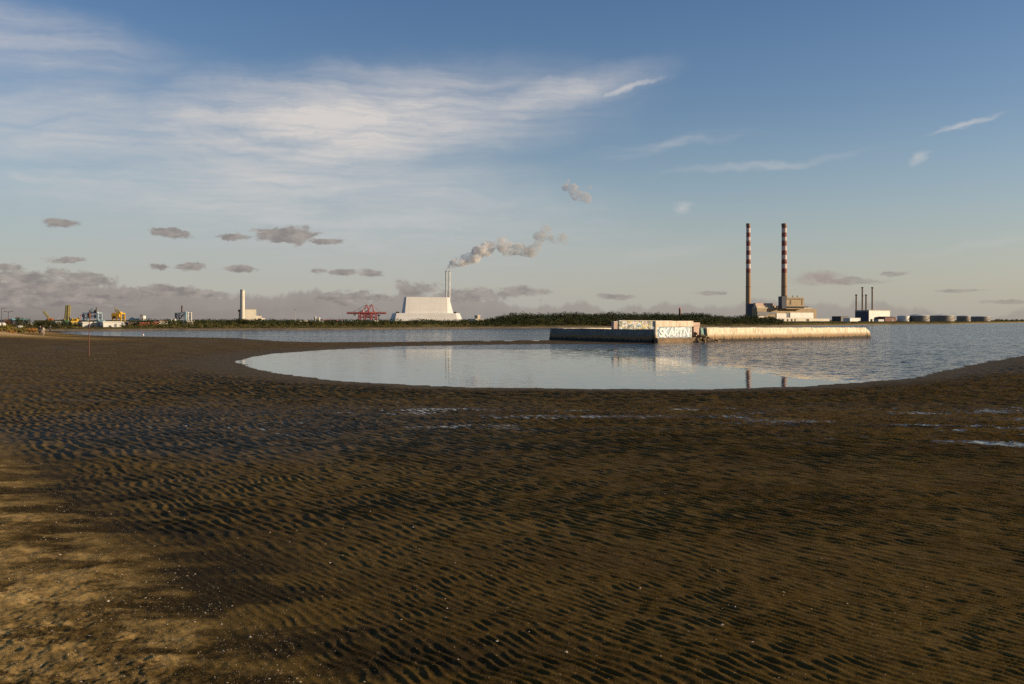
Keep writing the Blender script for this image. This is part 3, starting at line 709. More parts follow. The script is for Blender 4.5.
def sts_crane(pxc, Y, label, rear, front, apex):
    """ship-to-shore crane: two leg frames, a long level boom, an apex frame with stays"""
    x = XY(pxc, Y)[0]; zb = ZZ(313.6, Y); za = ZZ(apex, Y); w = 9.0
    t = T('ship_crane', label, 'crane', (x, Y, GL), 'red ship cranes')
    for sx in (-1, 1):
        for dy in (0, 18):
            mb = MB(); mb.box((x + sx * w, Y + dy, (GL + zb) / 2), (1.5, 1.5, zb - GL + 3)); t.part('leg', mb, M['redcrane'])
    for dy in (0, 18):
        mb = MB(); mb.beam((x - w, Y + dy, GL + 6), (x + w, Y + dy, GL + 6), 1.0); mb.beam((x - w, Y + dy, GL + 6), (x + w, Y + dy, zb), .7); mb.beam((x + w, Y + dy, GL + 6), (x - w, Y + dy, zb), .7)
        t.part('bracing', mb, M['redcrane'])
    for dy in (6, 12):
        mb = MB(); mb.truss((XY(rear, Y)[0], Y + dy, zb + 1), (XY(front, Y)[0], Y + dy, zb + 1), 2.0, 16, .5); t.part('boom', mb, M['redcrane'])
    mb = MB(); top = Vector((x + 2, Y + 9, za))
    for sx in (-1, 1):
        mb.beam((x + sx * w * .7, Y + 5, zb), top, 1.0); mb.beam((x + sx * w * .7, Y + 13, zb), top, 1.0)
    t.part('apex_frame', mb, M['redcrane'])
    mb = MB(); mb.tube(top, (XY(front, Y)[0] - (8 if front > rear else -8), Y + 9, zb + 2), .25, None, 5); mb.tube(top, (XY(rear, Y)[0], Y + 9, zb + 2), .25, None, 5); t.part('stay', mb, M['redcrane'])
    mb = MB(); mb.box((x - 6, Y + 9, zb + 4.2), (7, 6, 3.6)); t.part('machine_house', mb, M['white'])
    mb = MB(); mb.box((x - 16, Y + 9, zb + (1.2 if pxc < 366 else -1.8) - 2.6), (3.6, 3.5, 3.2)); t.part('cab', mb, M['white'])
sts_crane(364.6, 1500, 'red ship crane whose boom points away from the pale sloping plant', 373, 346, 304.6)
sts_crane(369.6, 1560, 'red ship crane whose boom reaches towards the pale sloping plant', 358, 385.5, 304.2)
# pale blue ship
def ship():
    Y = 1400; a, b = XY(128.5, Y)[0], XY(145.5, Y)[0]; xc = (a + b) / 2; h = 9
    t = T('ship', 'pale blue ship with white superstructure beside the red containers', 'ship', (xc, Y, 0.4))
    def ring(z, k): 
        return [(a - k, Y, z), (a + 4, Y - h * .5, z), (b - 5, Y - h * .5, z), (b + k, Y, z), (b - 5, Y + h * .5, z), (a + 4, Y + h * .5, z)]
    zt = ZZ(318.6, Y)
    mb = MB(); mb.prism(ring(0.4, 0), ring(zt - 1.5, 1.5)); t.part('hull', mb, M['paleblue'])
    mb = MB(); mb.box(((a + b) / 2 - 3, Y, zt - .6), (14, 6, 1.6)); mb.box((a + 5, Y, zt), (3, 5, 3)); t.part('deck_house', mb, M['teal'])
    mb = MB(); mb.box((b - 4, Y, (zt + 4) / 2 + 1), (5.5, 9.6, zt + 2)); mb.box((b - 4.2, Y, zt + 2.8), (4.4, 6, 2.2)); t.part('superstructure', mb, M['white'])
    mb = MB(); mb.tube((b - 5, Y, zt + 3), (b - 5, Y, zt + 7), .3, .2); mb.box((b - 6.5, Y, zt + 4.2), (1.6, 2, 2.6)); t.part('funnel', mb, M['rust'])
ship()

# ------------------------------------------------------------------ cream chimney and its boiler house
def cream_chimney():
    Y = 1400; x, y = XY(242.4, Y); r = 2.35 / F * Y; zt = ZZ(290, Y)
    t = T('chimney', 'thick cream concrete chimney beside a cream windowless block', 'chimney', (x, y, GL))
    mb = MB(); mb.lathe((x, y, GL - .5), [(r * 1.08, 0), (r, 6), (r * .93, zt - GL + .5)], 32); t.part('shaft', mb, M['cream'])
    mb = MB(); mb.lathe((x, y, zt - 1.0), [(r * .95, 0), (r * 1.0, .1), (r * 1.0, 1.5), (r * .7, 1.6)], 32); t.part('rim', mb, M['steelgrey'])
    mb = MB(); xl = XY(239.4, Y)[0]; mb.truss((xl, y + 1, GL), (xl, y + 1, ZZ(311, Y)), 1.4, 9, .35); mb.box((xl - .2, y + 1, ZZ(310.6, Y)), (3.2, 3, 3)); t.part('ladder_tower', mb, M['rust'])
cream_chimney()
def cream_block():
    c1 = Corner(245, 245, 256.3, 1420, 30, 22)
    t = T('boiler_house', 'tall windowless cream block right of the cream chimney with lower wings', 'building', c1.pt(c1.w / 2, 10, GL))
    mb = MB(); c1.box(mb, 0, c1.w, 0, 22, GL - .5, c1.z(309.6)); t.part('wall', mb, M['cream'])
    mb = MB(); c1.box(mb, -.3, c1.w + .3, -.3, 22.3, c1.z(309.6), c1.z(309.1)); t.part('roof', mb, M['tanlight'])
    c2 = Corner(256.3, 256.3, 265, 1430, 30, 18)
    mb = MB(); c2.box(mb, 0, c2.w * .62, 0, 18, GL - .5, c2.z(315.8)); c2.box(mb, c2.w * .62, c2.w, 0, 18, GL - .5, c2.z(317.9)); t.part('wing', mb, M['cream'])
    mb = MB(); c2.box(mb, c2.w * .2, c2.w * .6, -.3, .2, c2.z(320.6), c2.z(318.6)); c2.box(mb, c2.w * .75, c2.w * .95, -.3, .2, c2.z(321), c2.z(319.4)); t.part('window_band', mb, M['window'])
    mb = MB(); p = c2.pt(c2.w * .5, 4, c2.z(315.8)); mb.tube(p, (p[0], p[1], p[2] + 3), .35, .3); t.part('vent_pipe', mb, M['rust'])
cream_block()

# ------------------------------------------------------------------ pale sloping waste-to-energy plant
def sloping_plant():
    Y0 = 2000; x, y = XY(426, Y0)
    t = T('sloping_plant', 'large pale two tiered building with sloping sides and twin thin stacks', 'building', (x, y + 40, GL))
    def ring(pxs, py, dys, inset=0):
        return [P(px, py, Y0 + dy) for px, dy in zip(pxs, dys)]
    # plan: F0 front-left, F1 front-right, B1 right-back, K1 far right, K0 far left, B0 left-back
    def tier(base, top, yb, yt, db, dt):
        b = [P(px, 320, Y0 + d) for px, d in zip(base, db)]; u = [P(px, 320, Y0 + d) for px, d in zip(top, dt)]
        zb, zt = (GL - .5 if yb is None else ZZ(yb, Y0)), ZZ(yt, Y0)
        mb = MB(); mb.prism([(v.x, v.y, zb) for v in b], [(v.x, v.y, zt) for v in u]); return mb
    D0 = (0, 56, 80, 160, 130, 46); D1 = (6, 56, 76, 150, 122, 46)
    low = tier((395.0, 457.4, 463.2, 458, 396, 389.0), (396.4, 456.0, 459.6, 455, 398, 392.6), None, 313.0, D0, D1)
    wall = t.part('lower_tier', low, M['clad'])
    D2 = (14, 58, 76, 138, 108, 54); D3 = (20, 58, 72, 128, 100, 54)
    up = tier((405.0, 447.4, 453.4, 449, 407, 401.6), (406.4, 447.0, 449.2, 446, 408, 404.2), 313.3, 296.6, D2, D3)
    t.part('upper_tier', up, M['clad'])
    mb = MB()
    def strip(pa, pb, y0, y1):
        da = 0 + (pa - 395) / 62.4 * 56 - 2.0; dbb = 0 + (pb - 395) / 62.4 * 56 - 2.0
        A, B = P(pa, 320, Y0 + da), P(pb, 320, Y0 + dbb); za, zb = ZZ(y0, Y0), ZZ(y1, Y0)
        mb.prism([(A.x, A.y, zb), (B.x, B.y, zb), (B.x, B.y + 3, zb), (A.x, A.y + 3, zb)], [(A.x, A.y, za), (B.x, B.y, za), (B.x, B.y + 3, za), (A.x, A.y + 3, za)])
    strip(399, 415, 320.6, 321.4); t.part('louvre_band', mb, M['cladrib'])
    mb = MB(); strip(434, 452, 320.4, 321.2); t.part('louvre_band', mb, M['cladrib'])
    for px, w in ((397.5, 3), (455, 2.4)):
        mb = MB(); A = P(px, 313, Y0 + 84); mb.box((A.x, A.y, A.z + 1), (w * 2, 12, 3)); t.part('roof_unit', mb, M['dark'])
    for px in (446.1, 449.4):
        Y = Y0 + 95; X = XY(px, Y)[0]; zt = ZZ(271.2, Y)
        mb = MB(); mb.lathe((X, Y, ZZ(300, Y)), [(1.75, 0), (1.65, zt - ZZ(300, Y))], 20); st = t.part('stack', mb, M['white'])
        mb = MB(); mb.lathe((X, Y, zt - .4), [(1.8, 0), (1.8, 1.1), (1.2, 1.2)], 20); mb.build('rim', M['dark'], st, t.loc)
sloping_plant()

# ------------------------------------------------------------------ twin-chimney power station
def chimney_mat():
    m, nt, b = new_mat('striped_chimney_paint')
    geo = nt.nodes.new('ShaderNodeNewGeometry').outputs['Position']
    sep = nt.nodes.new('ShaderNodeSeparateXYZ'); L(nt, geo, sep.inputs[0]); z = sep.outputs[2]
    zt, z0 = ZZ(223.6, 2150), ZZ(273.0, 2150); bh = (zt - z0) / 11
    k = mth(nt, 'DIVIDE', mth(nt, 'SUBTRACT', zt, z), bh)
    par = mth(nt, 'MODULO', mth(nt, 'FLOOR', k), 2.0)
    st = noise(nt, vscale(nt, geo, (.35, .35, .03)), 1, 4, .6)
    red = mixc(nt, mapr(nt, st, .4, .7), (0.27, 0.085, 0.06), (0.18, 0.07, 0.055)); wh = mixc(nt, mapr(nt, st, .4, .7), (0.66, 0.54, 0.47), (0.44, 0.33, 0.28))
    con = mixc(nt, mapr(nt, st, .35, .7), (0.40, 0.25, 0.14), (0.27, 0.17, 0.10))
    c = mixc(nt, par, red, wh); up = mth(nt, 'GREATER_THAN', z, z0)
    L(nt, mixc(nt, up, con, c), b.inputs['Base Color']); b.inputs['Roughness'].default_value = .85
    return m
M['chim'] = chimney_mat()
def big_chimney(pxb, pxt, Y, label, rb, rt):
    xb, xt = XY(pxb, Y)[0], XY(pxt, Y)[0]; x = (xb * .4 + xt * .6); zt = ZZ(223.6, Y); H = zt - GL
    t = T('striped_chimney', label, 'chimney', (x, Y, GL), 'striped power station chimneys')
    prof = [(rb + (rt - rb) * (s ** .85), H * s) for s in (0, .12, .25, .4, .55, .7, .85, 1.0)]
    mb = MB(); mb.lathe((x, Y, GL - .5), prof, 32); sh = t.part('shaft', mb, M['chim'])
    mb = MB(); mb.lathe((x, Y, zt - 6.0), [(rt * 1.0, 0), (rt * 1.12, .5), (rt * 1.12, 6.2), (rt * .8, 6.4)], 32); t.part('cap', mb, M['stack'])
    mb = MB()
    for s in (.35, .6, .82): 
        rr = rb + (rt - rb) * (s ** .85); mb.lathe((x, Y, GL + H * s), [(rr, 0), (rr + .8, .1), (rr + .8, .7), (rr, .8)], 32)
    t.part('gallery', mb, M['rust'])
big_chimney(748.9, 747.9, 2150, 'slimmer red and white banded chimney at the end of the power station nearer the woods', 6.0, 4.3)
big_chimney(784.6, 783.8, 2150, 'thicker red and white banded chimney rising beside the tan rooftop block', 6.6, 5.2)
def power_station():
    Y = 2100
    t = T('power_station', 'stepped tan and white power station hall beneath the two banded chimneys', 'building', (XY(785, Y)[0], Y, GL))
    # long machine hall (front at 30 degrees)
    c = Corner(751, 757, 816.5, 2080, 32)
    mb = MB(); c.box(mb, 0, c.w, 0, 15, GL - .5, c.z(308.6)); t.part('machine_hall', mb, M['tan'])
    mb = MB(); c.box(mb, -1, c.t(812), -1, 14, c.z(308.6), c.z(307.3)); c.box(mb, c.t(757), c.t(790), 2, 12, c.z(307.3), c.z(305.6)); t.part('roof', mb, M['tanlight'])
    mb = MB(); c.box(mb, 0, c.t(776), 4, 10, c.z(305.6), c.z(303.0)); t.part('roof_house', mb, M['pink'])
    mb = MB(); c.box(mb, c.t(757), c.t(766.5), -1.2, -.1, c.z(315.8), c.z(311.4)); c.box(mb, c.t(766.5), c.t(776), -1.0, -.1, c.z(314.2), c.z(312.0)); c.box(mb, c.t(786), c.t(789), -1.0, -.1, c.z(318), c.z(312.4)); t.part('dark_panel', mb, M['darkblue'])  # dark panels on the middle floor of the hall
    mb = MB(); c.box(mb, c.t(757.5), c.t(771.5), -1.8, -.1, c.z(318.0), c.z(316.2)); t.part('white_band', mb, M['cream'])
    mb = MB(); c.box(mb, c.t(776.2), c.t(785.8), -1.6, -.1, c.z(320.0), c.z(313.2)); t.part('white_panel', mb, M['white'])
    mb = MB(); c.box(mb, c.t(789.6), c.t(812.8), -1.6, -.1, c.z(319.6), c.z(312.4)); t.part('white_panel', mb, M['white'])
    # tan rooftop boiler block
    b2 = Corner(784, 786.2, 804, 2110, 32)
    mb = MB(); b2.box(mb, 0, b2.w, 0, 11, b2.z(309), b2.z(297.2)); bh = t.part('boiler_house', mb, M['tan'])
    mb = MB(); b2.box(mb, b2.w * .02, b2.w * .96, -.5, .1, b2.z(299.4), b2.z(298.4)); b2.box(mb, b2.w * .2, b2.w * .27, -.5, .1, b2.z(304.6), b2.z(300)); b2.box(mb, b2.w * .86, b2.w * .9, -.5, .1, b2.z(305), b2.z(300)); t.part('window_band', mb, M['window'])
    mb = MB(); b2.box(mb, -4, b2.t(806.5), -5, 13, b2.z(307.2), b2.z(306.2)); t.part('ledge', mb, M['darkroof'])
    mb = MB()
    for px in (788.5, 794.6, 799): 
        q = b2.pt(b2.t(px), 5, b2.z(297.2)); mb.tube(q, (q[0], q[1], q[2] + 4.2), 1.1, .8, 8)
    t.part('vent_pipe', mb, M['rust'])
    # dark duct houses by the chimneys
    mb = MB(); mb.box((XY(782.4, 2100)[0], 2100, (ZZ(308.5, 2100) + ZZ(296.4, 2100)) / 2), (11, 14, ZZ(296.4, 2100) - ZZ(308.5, 2100)), .3); t.part('duct_house', mb, M['darkblue'])
    mb = MB(); mb.box((XY(751.4, 2120)[0], 2120, (GL + ZZ(303.4, 2100)) / 2), (12, 14, ZZ(303.4, 2100) - GL), .4); t.part('duct_house', mb, M['darkblue'])
    # low annexe in front
    a = Corner(774, 776.5, 829.5, 2000, 32)
    mb = MB(); a.box(mb, 0, a.t(812), 0, 14, GL - .5, a.z(317.6)); a.box(mb, a.t(812) + .01, a.w, 0, 12, GL - .5, a.z(318.6)); an = t.part('annexe', mb, M['cream'])
    for p0, p1 in ((777, 780), (782, 784), (787, 788.2), (791, 792.4), (794.5, 795.6), (806.5, 809)):
        mb = MB(); a.box(mb, a.t(p0), a.t(p1), -.5, .1, a.z(321.0), a.z(319.0)); mb.build('doorway', M['window'], an, t.loc)
power_station()

# ------------------------------------------------------------------ four-stack plant and tank farm on the low point
def stack_plant():
    c = Corner(855.2, 869, 890, 1900, 38)
    t = T('turbine_hall', 'white fronted hall with dark side below four thin stacks', 'building', c.pt(c.w / 2, 20, GL))
    mb = MB(); c.box(mb, 0, c.w, 0, c.d, GL - .5, c.z(310.6)); w = t.part('wall', mb, M['white'])
    mb = MB(); c.box(mb, -.6, 0, 0.3, c.d, GL, c.z(311.2)); t.part('shaded_side', mb, M['darkblue'])  # dark blue sheet that puts the hall's shaded side into colour
    mb = MB(); c.box(mb, -.8, c.w + .5, -.5, c.d + .5, c.z(310.6), c.z(310.0)); t.part('roof', mb, M['tanlight'])
    mb = MB(); c.box(mb, c.w * .06, c.w * .16, -.4, .1, GL, c.z(319)); t.part('door', mb, M['window']); mb = MB(); c.box(mb, c.w * .25, c.w * .34, -.4, .1, GL, c.z(318.2)); t.part('door', mb, M['window']); mb = MB(); c.box(mb, c.w * .5, c.w * .75, -.4, .1, GL + 1, c.z(319)); t.part('door', mb, M['window'])
    for px, yt, lab in ((856.3, 294.6, 'shorter dark stack at the woods end of the four'), (862.4, 287.2, 'taller dark stack between the two shorter ones'), (866.1, 294.6, 'shorter dark stack between the two taller ones'), (872.3, 287.2, 'taller dark stack on the white fronted side of the four')):
        Y = 1925; x = XY(px, Y)[0]; zt = ZZ(yt, Y)
        s = T('stack', lab, 'chimney', (x, Y, GL), 'four thin stacks')
        mb = MB(); mb.lathe((x, Y, GL - .5), [(1.75, 0), (1.6, 14), (1.5, zt - GL)], 20); s.part('shaft', mb, M['stack'])
        mb = MB(); mb.lathe((x, Y, zt - 2.0), [(1.5, 0), (2.3, .3), (2.3, 2.0), (1.4, 2.2)], 20); s.part('collar', mb, M['dark'])
stack_plant()
shed('low_block', 'low dark block at the landward end of the four stack plant', 'building', 841, 848.5, 316.2, 1850, 20, 'dark', 36, 'darkroof')
shed('white_shed', 'small white shed in front of the dark side of the four stack plant', 'shed', 850, 860.5, 317.9, 1780, 14, 'white', 36, 'white', door=False)
shed('brown_building', 'reddish brown building between the white hall and the white storage tank', 'building', 885, 896.2, 317.0, 1780, 22, 'brown', 36, 'darkroof', pitch=1.0)
shed('container_stack', 'grey stores in front of the white fronted hall', 'containers', 878.5, 884, 319.0, 1770, 10, 'steelgrey', 36, 'darkroof', door=False)
M['tank'] = surf('grey_tank_steel', (0.21, 0.18, 0.145), (0.16, 0.135, 0.11), .06, .6, streak=.3, stain=(.1, .08, .06))
def tank(px0, px1, yt, Y, label, mat, cone=.12):
    x = XY((px0 + px1) / 2, Y)[0]; r = (px1 - px0) / 2 / F * Y; zt = ZZ(yt, Y); e = zt - r * cone
    t = T('storage_tank', label, 'storage tank', (x, Y + r, GL), 'storage tanks on the point')
    mb = MB(); mb.lathe((x, Y + r, GL - .5), [(r, 0), (r, e - GL + .5)], 48); t.part('shell', mb, M[mat])
    mb = MB(); mb.lathe((x, Y + r, e), [(r * 1.015, -.4), (r * 1.015, 0), (r * .5, r * cone * .62), (r * .04, r * cone)], 48); t.part('roof', mb, M['white' if mat != 'dark' else 'tank'])
    mb = MB()
    for k in range(14):
        a0 = 2.6 + k * .09; mb.beam((x + (r + .5) * math.cos(a0 + 2.2), Y + r + (r + .5) * math.sin(a0 + 2.2), GL + (e - GL) * k / 14), (x + (r + .5) * math.cos(a0 + 2.29), Y + r + (r + .5) * math.sin(a0 + 2.29), GL + (e - GL) * (k + 1) / 14), .35)
    t.part('stairway', mb, M['rust'])
tank(899.8, 911.6, 315.2, 1800, 'small white storage tank next to the reddish brown building', 'white', .12)
tank(912.6, 933.2, 313.8, 1800, 'widest storage tank with a pale conical roof beside the white one', 'tank', .17)
tank(934.8, 958.8, 314.3, 1900, 'dark storage tank next beyond the widest pale roofed tank', 'tank', .10)
tank(960, 973.2, 315.2, 1950, 'narrow dark storage tank between the two flatter dark tanks', 'tank', .11)
tank(974.6, 994.4, 315.8, 2000, 'flat storage tank at the seaward end of the tank row', 'tank', .07)

# ------------------------------------------------------------------ lamps, masts, small marks
def lamp_post(px, ytop, Y, label, base=1.2, double=False):
    x, y = XY(px, Y); zt = ZZ(ytop, Y)
    t = T('street_lamp', label, 'street lamp', (x, y, base), 'lamp posts above the dune')
    mb = MB(); mb.tube((x, y, base - .3), (x, y, zt), .14, .09); t.part('pole', mb, M['dark'])
    mb = MB()
    for sx in ((-1, 1) if double else (1,)):
        mb.tube((x, y, zt - .2), (x + sx * 1.3, y, zt + .1), .08, .06); mb.box((x + sx * 1.5, y, zt + .06), (.9, .35, .2))
    t.part('lamp_head', mb, M['dark'])
lamp_post(1.6, 308.2, 430, 'tall single lamp post at the white house above the dune', 1.2)
lamp_post(8.4, 311.6, 430, 'shorter lamp post with two arms beside the white house', 1.2, True)
def mast(px, yt, Y, label, r=.35, mat='steelgrey', knob=None, base=GL):
    x, y = XY(px, Y); t = T('light_mast', label, 'mast', (x, y, base)); zt = ZZ(yt, Y)
    mb = MB(); mb.tube((x, y, base - .3), (x, y, zt), r, r * .7); t.part('pole', mb, M[mat])
    mb = MB(); mb.box((x, y, zt + .3), (r * 5, r * 3, r * 3.0)); t.part('lamp_frame', mb, M[mat])
mast(295.2, 309.8, 1350, 'thin grey light mast above the low sheds left of the twin silos', .38)
mast(541, 299.6, 900, 'thin grey mast rising out of the woods', .16)
mast(378.8, 315.6, 1250, 'short dark mast between red cranes and pale sloping plant', .6, 'dark')
mast(80.6, 315.6, 900, 'thin reddish mast between yellow loader and pale blue gantry crane', .22, 'redcrane')
mast(58.6, 316.4, 900, 'thin grey mast between leaning boom and upright booms', .18)
mast(152.4, 317.2, 900, 'thin grey mast above the red container stacks', .18)
def red_tower():
    Y = 2300; x = XY(679.8, Y)[0]; z0, z1 = GL, ZZ(308.2, Y)
    t = T('red_tower', 'small dark red tower showing above the woods', 'tower', (x, Y, GL))
    mb = MB(); mb.lathe((x, Y, GL - .5), [(2.6, 0), (2.3, z1 - GL - 3)], 16); t.part('shaft', mb, M['rust'])
    mb = MB(); mb.lathe((x, Y, z1 - 3.4), [(2.3, 0), (3.1, .2), (3.1, 1.0), (2.0, 1.1), (2.0, 3.6), (.3, 5)], 16); t.part('lantern', mb, M['red'])
red_tower()
def marker_pole():
    Y = 112; x = XY(89, Y)[0]; gz = ground_z(x, Y); zt = ZZ(310, Y)
    t = T('marker_pole', 'thin rusty marker pole standing alone on the sand flat', 'pole', (x, Y, gz))
    mb = MB(); mb.tube((x, Y, gz - .4), (x + .04, Y, zt), .06, .045); t.part('pole', mb, M['rust'])
    mb = MB(); mb.lathe((x + .04, Y, ZZ(315.2, Y)), [(.03, -.34), (.16, -.22), (.18, .2), (.03, .32)], 10); t.part('topmark', mb, M['rust'])
marker_pole()
def buoy():
    x, y = wl(143, 335.3); t = T('buoy', 'small white buoy floating in the channel', 'buoy', (x, y, 0))
    mb = MB(); mb.lathe((x, y, -.3), [(.1, 0), (.3, .12), (.3, .5), (.15, .65)], 16); t.part('float', mb, M['white'])
    mb = MB(); mb.lathe((x, y, .33), [(.12, 0), (.1, .35), (.03, .4)], 12); t.part('top', mb, M['redcrane'])
buoy()

# ------------------------------------------------------------------ ruined sea baths
def pier_mat(name, c1, c2, dark, weed):
    m, nt, b = new_mat(name)
    geo = nt.nodes.new('ShaderNodeNewGeometry').outputs['Position']
    sep = nt.nodes.new('ShaderNodeSeparateXYZ'); L(nt, geo, sep.inputs[0]); z = sep.outputs[2]
    n1 = noise(nt, geo, .35, 5, .65); n2 = noise(nt, vscale(nt, geo, (1.6, 1.6, .35)), 1, 5, .65); n3 = noise(nt, geo, 4.0, 4, .7)
    col = mixc(nt, mapr(nt, n1, .38, .62), c1, c2)
    col = mixc(nt, mapr(nt, n2, .47, .62, 0, .6), col, dark)
    col = mixc(nt, mapr(nt, n3, .56, .68, 0, .75), col, tuple(x * .6 for x in dark))
    zz = mth(nt, 'ADD', z, mth(nt, 'MULTIPLY', mth(nt, 'SUBTRACT', n2, .5), 1.6))
    col = mixc(nt, mapr(nt, zz, 1.7, .95, 0, .9), col, (0.24, 0.13, 0.042))
    col = mixc(nt, mapr(nt, zz, .75, .45, 0, 1), col, weed)
    L(nt, col, b.inputs['Base Color']); b.inputs['Roughness'].default_value = .85
    bp = nt.nodes.new('ShaderNodeBump'); bp.inputs['Strength'].default_value = .8; bp.inputs['Distance'].default_value = .12
    L(nt, mth(nt, 'ADD', n3, n1), bp.inputs['Height']); L(nt, bp.outputs[0], b.inputs['Normal'])
    return m
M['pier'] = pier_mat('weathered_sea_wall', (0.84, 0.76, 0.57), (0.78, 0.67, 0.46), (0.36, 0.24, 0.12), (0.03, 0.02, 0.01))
M['piershade'] = pier_mat('shaded_sea_wall', (0.21, 0.20, 0.17), (0.15, 0.145, 0.125), (0.09, 0.085, 0.07), (0.015, 0.014, 0.01))  # darker version of the sea wall, with the side's shade in its colour
def graf_mat(name, base, cols, scale):
    m, nt, b = new_mat(name)
    geo = nt.nodes.new('ShaderNodeNewGeometry').outputs['Position']
    n0 = noise(nt, geo, .5, 4, .6); c = mixc(nt, mapr(nt, n0, .4, .65), base, tuple(x * .82 for x in base))
    for i, (cc, lo, s) in enumerate(cols):
        mp = nt.nodes.new('ShaderNodeMapping'); mp.inputs['Location'].default_value = (i * 13.1, i * 7.7, i * 3.3); L(nt, geo, mp.inputs[0])
        n = noise(nt, mp.outputs[0], scale * s, 3, .5, 1.4)
        c = mixc(nt, mth(nt, 'MULTIPLY', mapr(nt, n, lo, lo + .02), mapr(nt, n, lo + .10, lo + .08)), c, cc)
    L(nt, c, b.inputs['Base Color']); b.inputs['Roughness'].default_value = .8
    return m
M['graf'] = graf_mat('graffiti_covered_wall', (0.74, 0.71, 0.66), [((0.62, 0.50, 0.14), .50, .35), ((0.25, 0.38, 0.45), .54, .6), ((0.30, 0.33, 0.20), .52, .9), ((0.55, 0.2, 0.2), .60, .7), ((0.12, 0.11, 0.12), .56, 1.1)], 1.0)
M['patch'] = graf_mat('pale_blue_tag_paint', (0.70, 0.70, 0.68), [((0.28, 0.42, 0.50), .48, .9), ((0.50, 0.58, 0.60), .42, .6), ((0.14, 0.20, 0.26), .56, 1.3), ((0.25, 0.40, 0.36), .60, 1.0)], 1.0)
M['letter'] = graf_mat('white_tag_paint', (0.84, 0.84, 0.83), [((0.70, 0.76, 0.79), .52, 1.2), ((0.74, 0.74, 0.70), .44, .7)], 1.0)
M['block'] = pier_mat('cream_blockhouse_concrete', (0.78, 0.66, 0.50), (0.72, 0.58, 0.42), (0.42, 0.30, 0.19), (0.05, 0.032, 0.015))

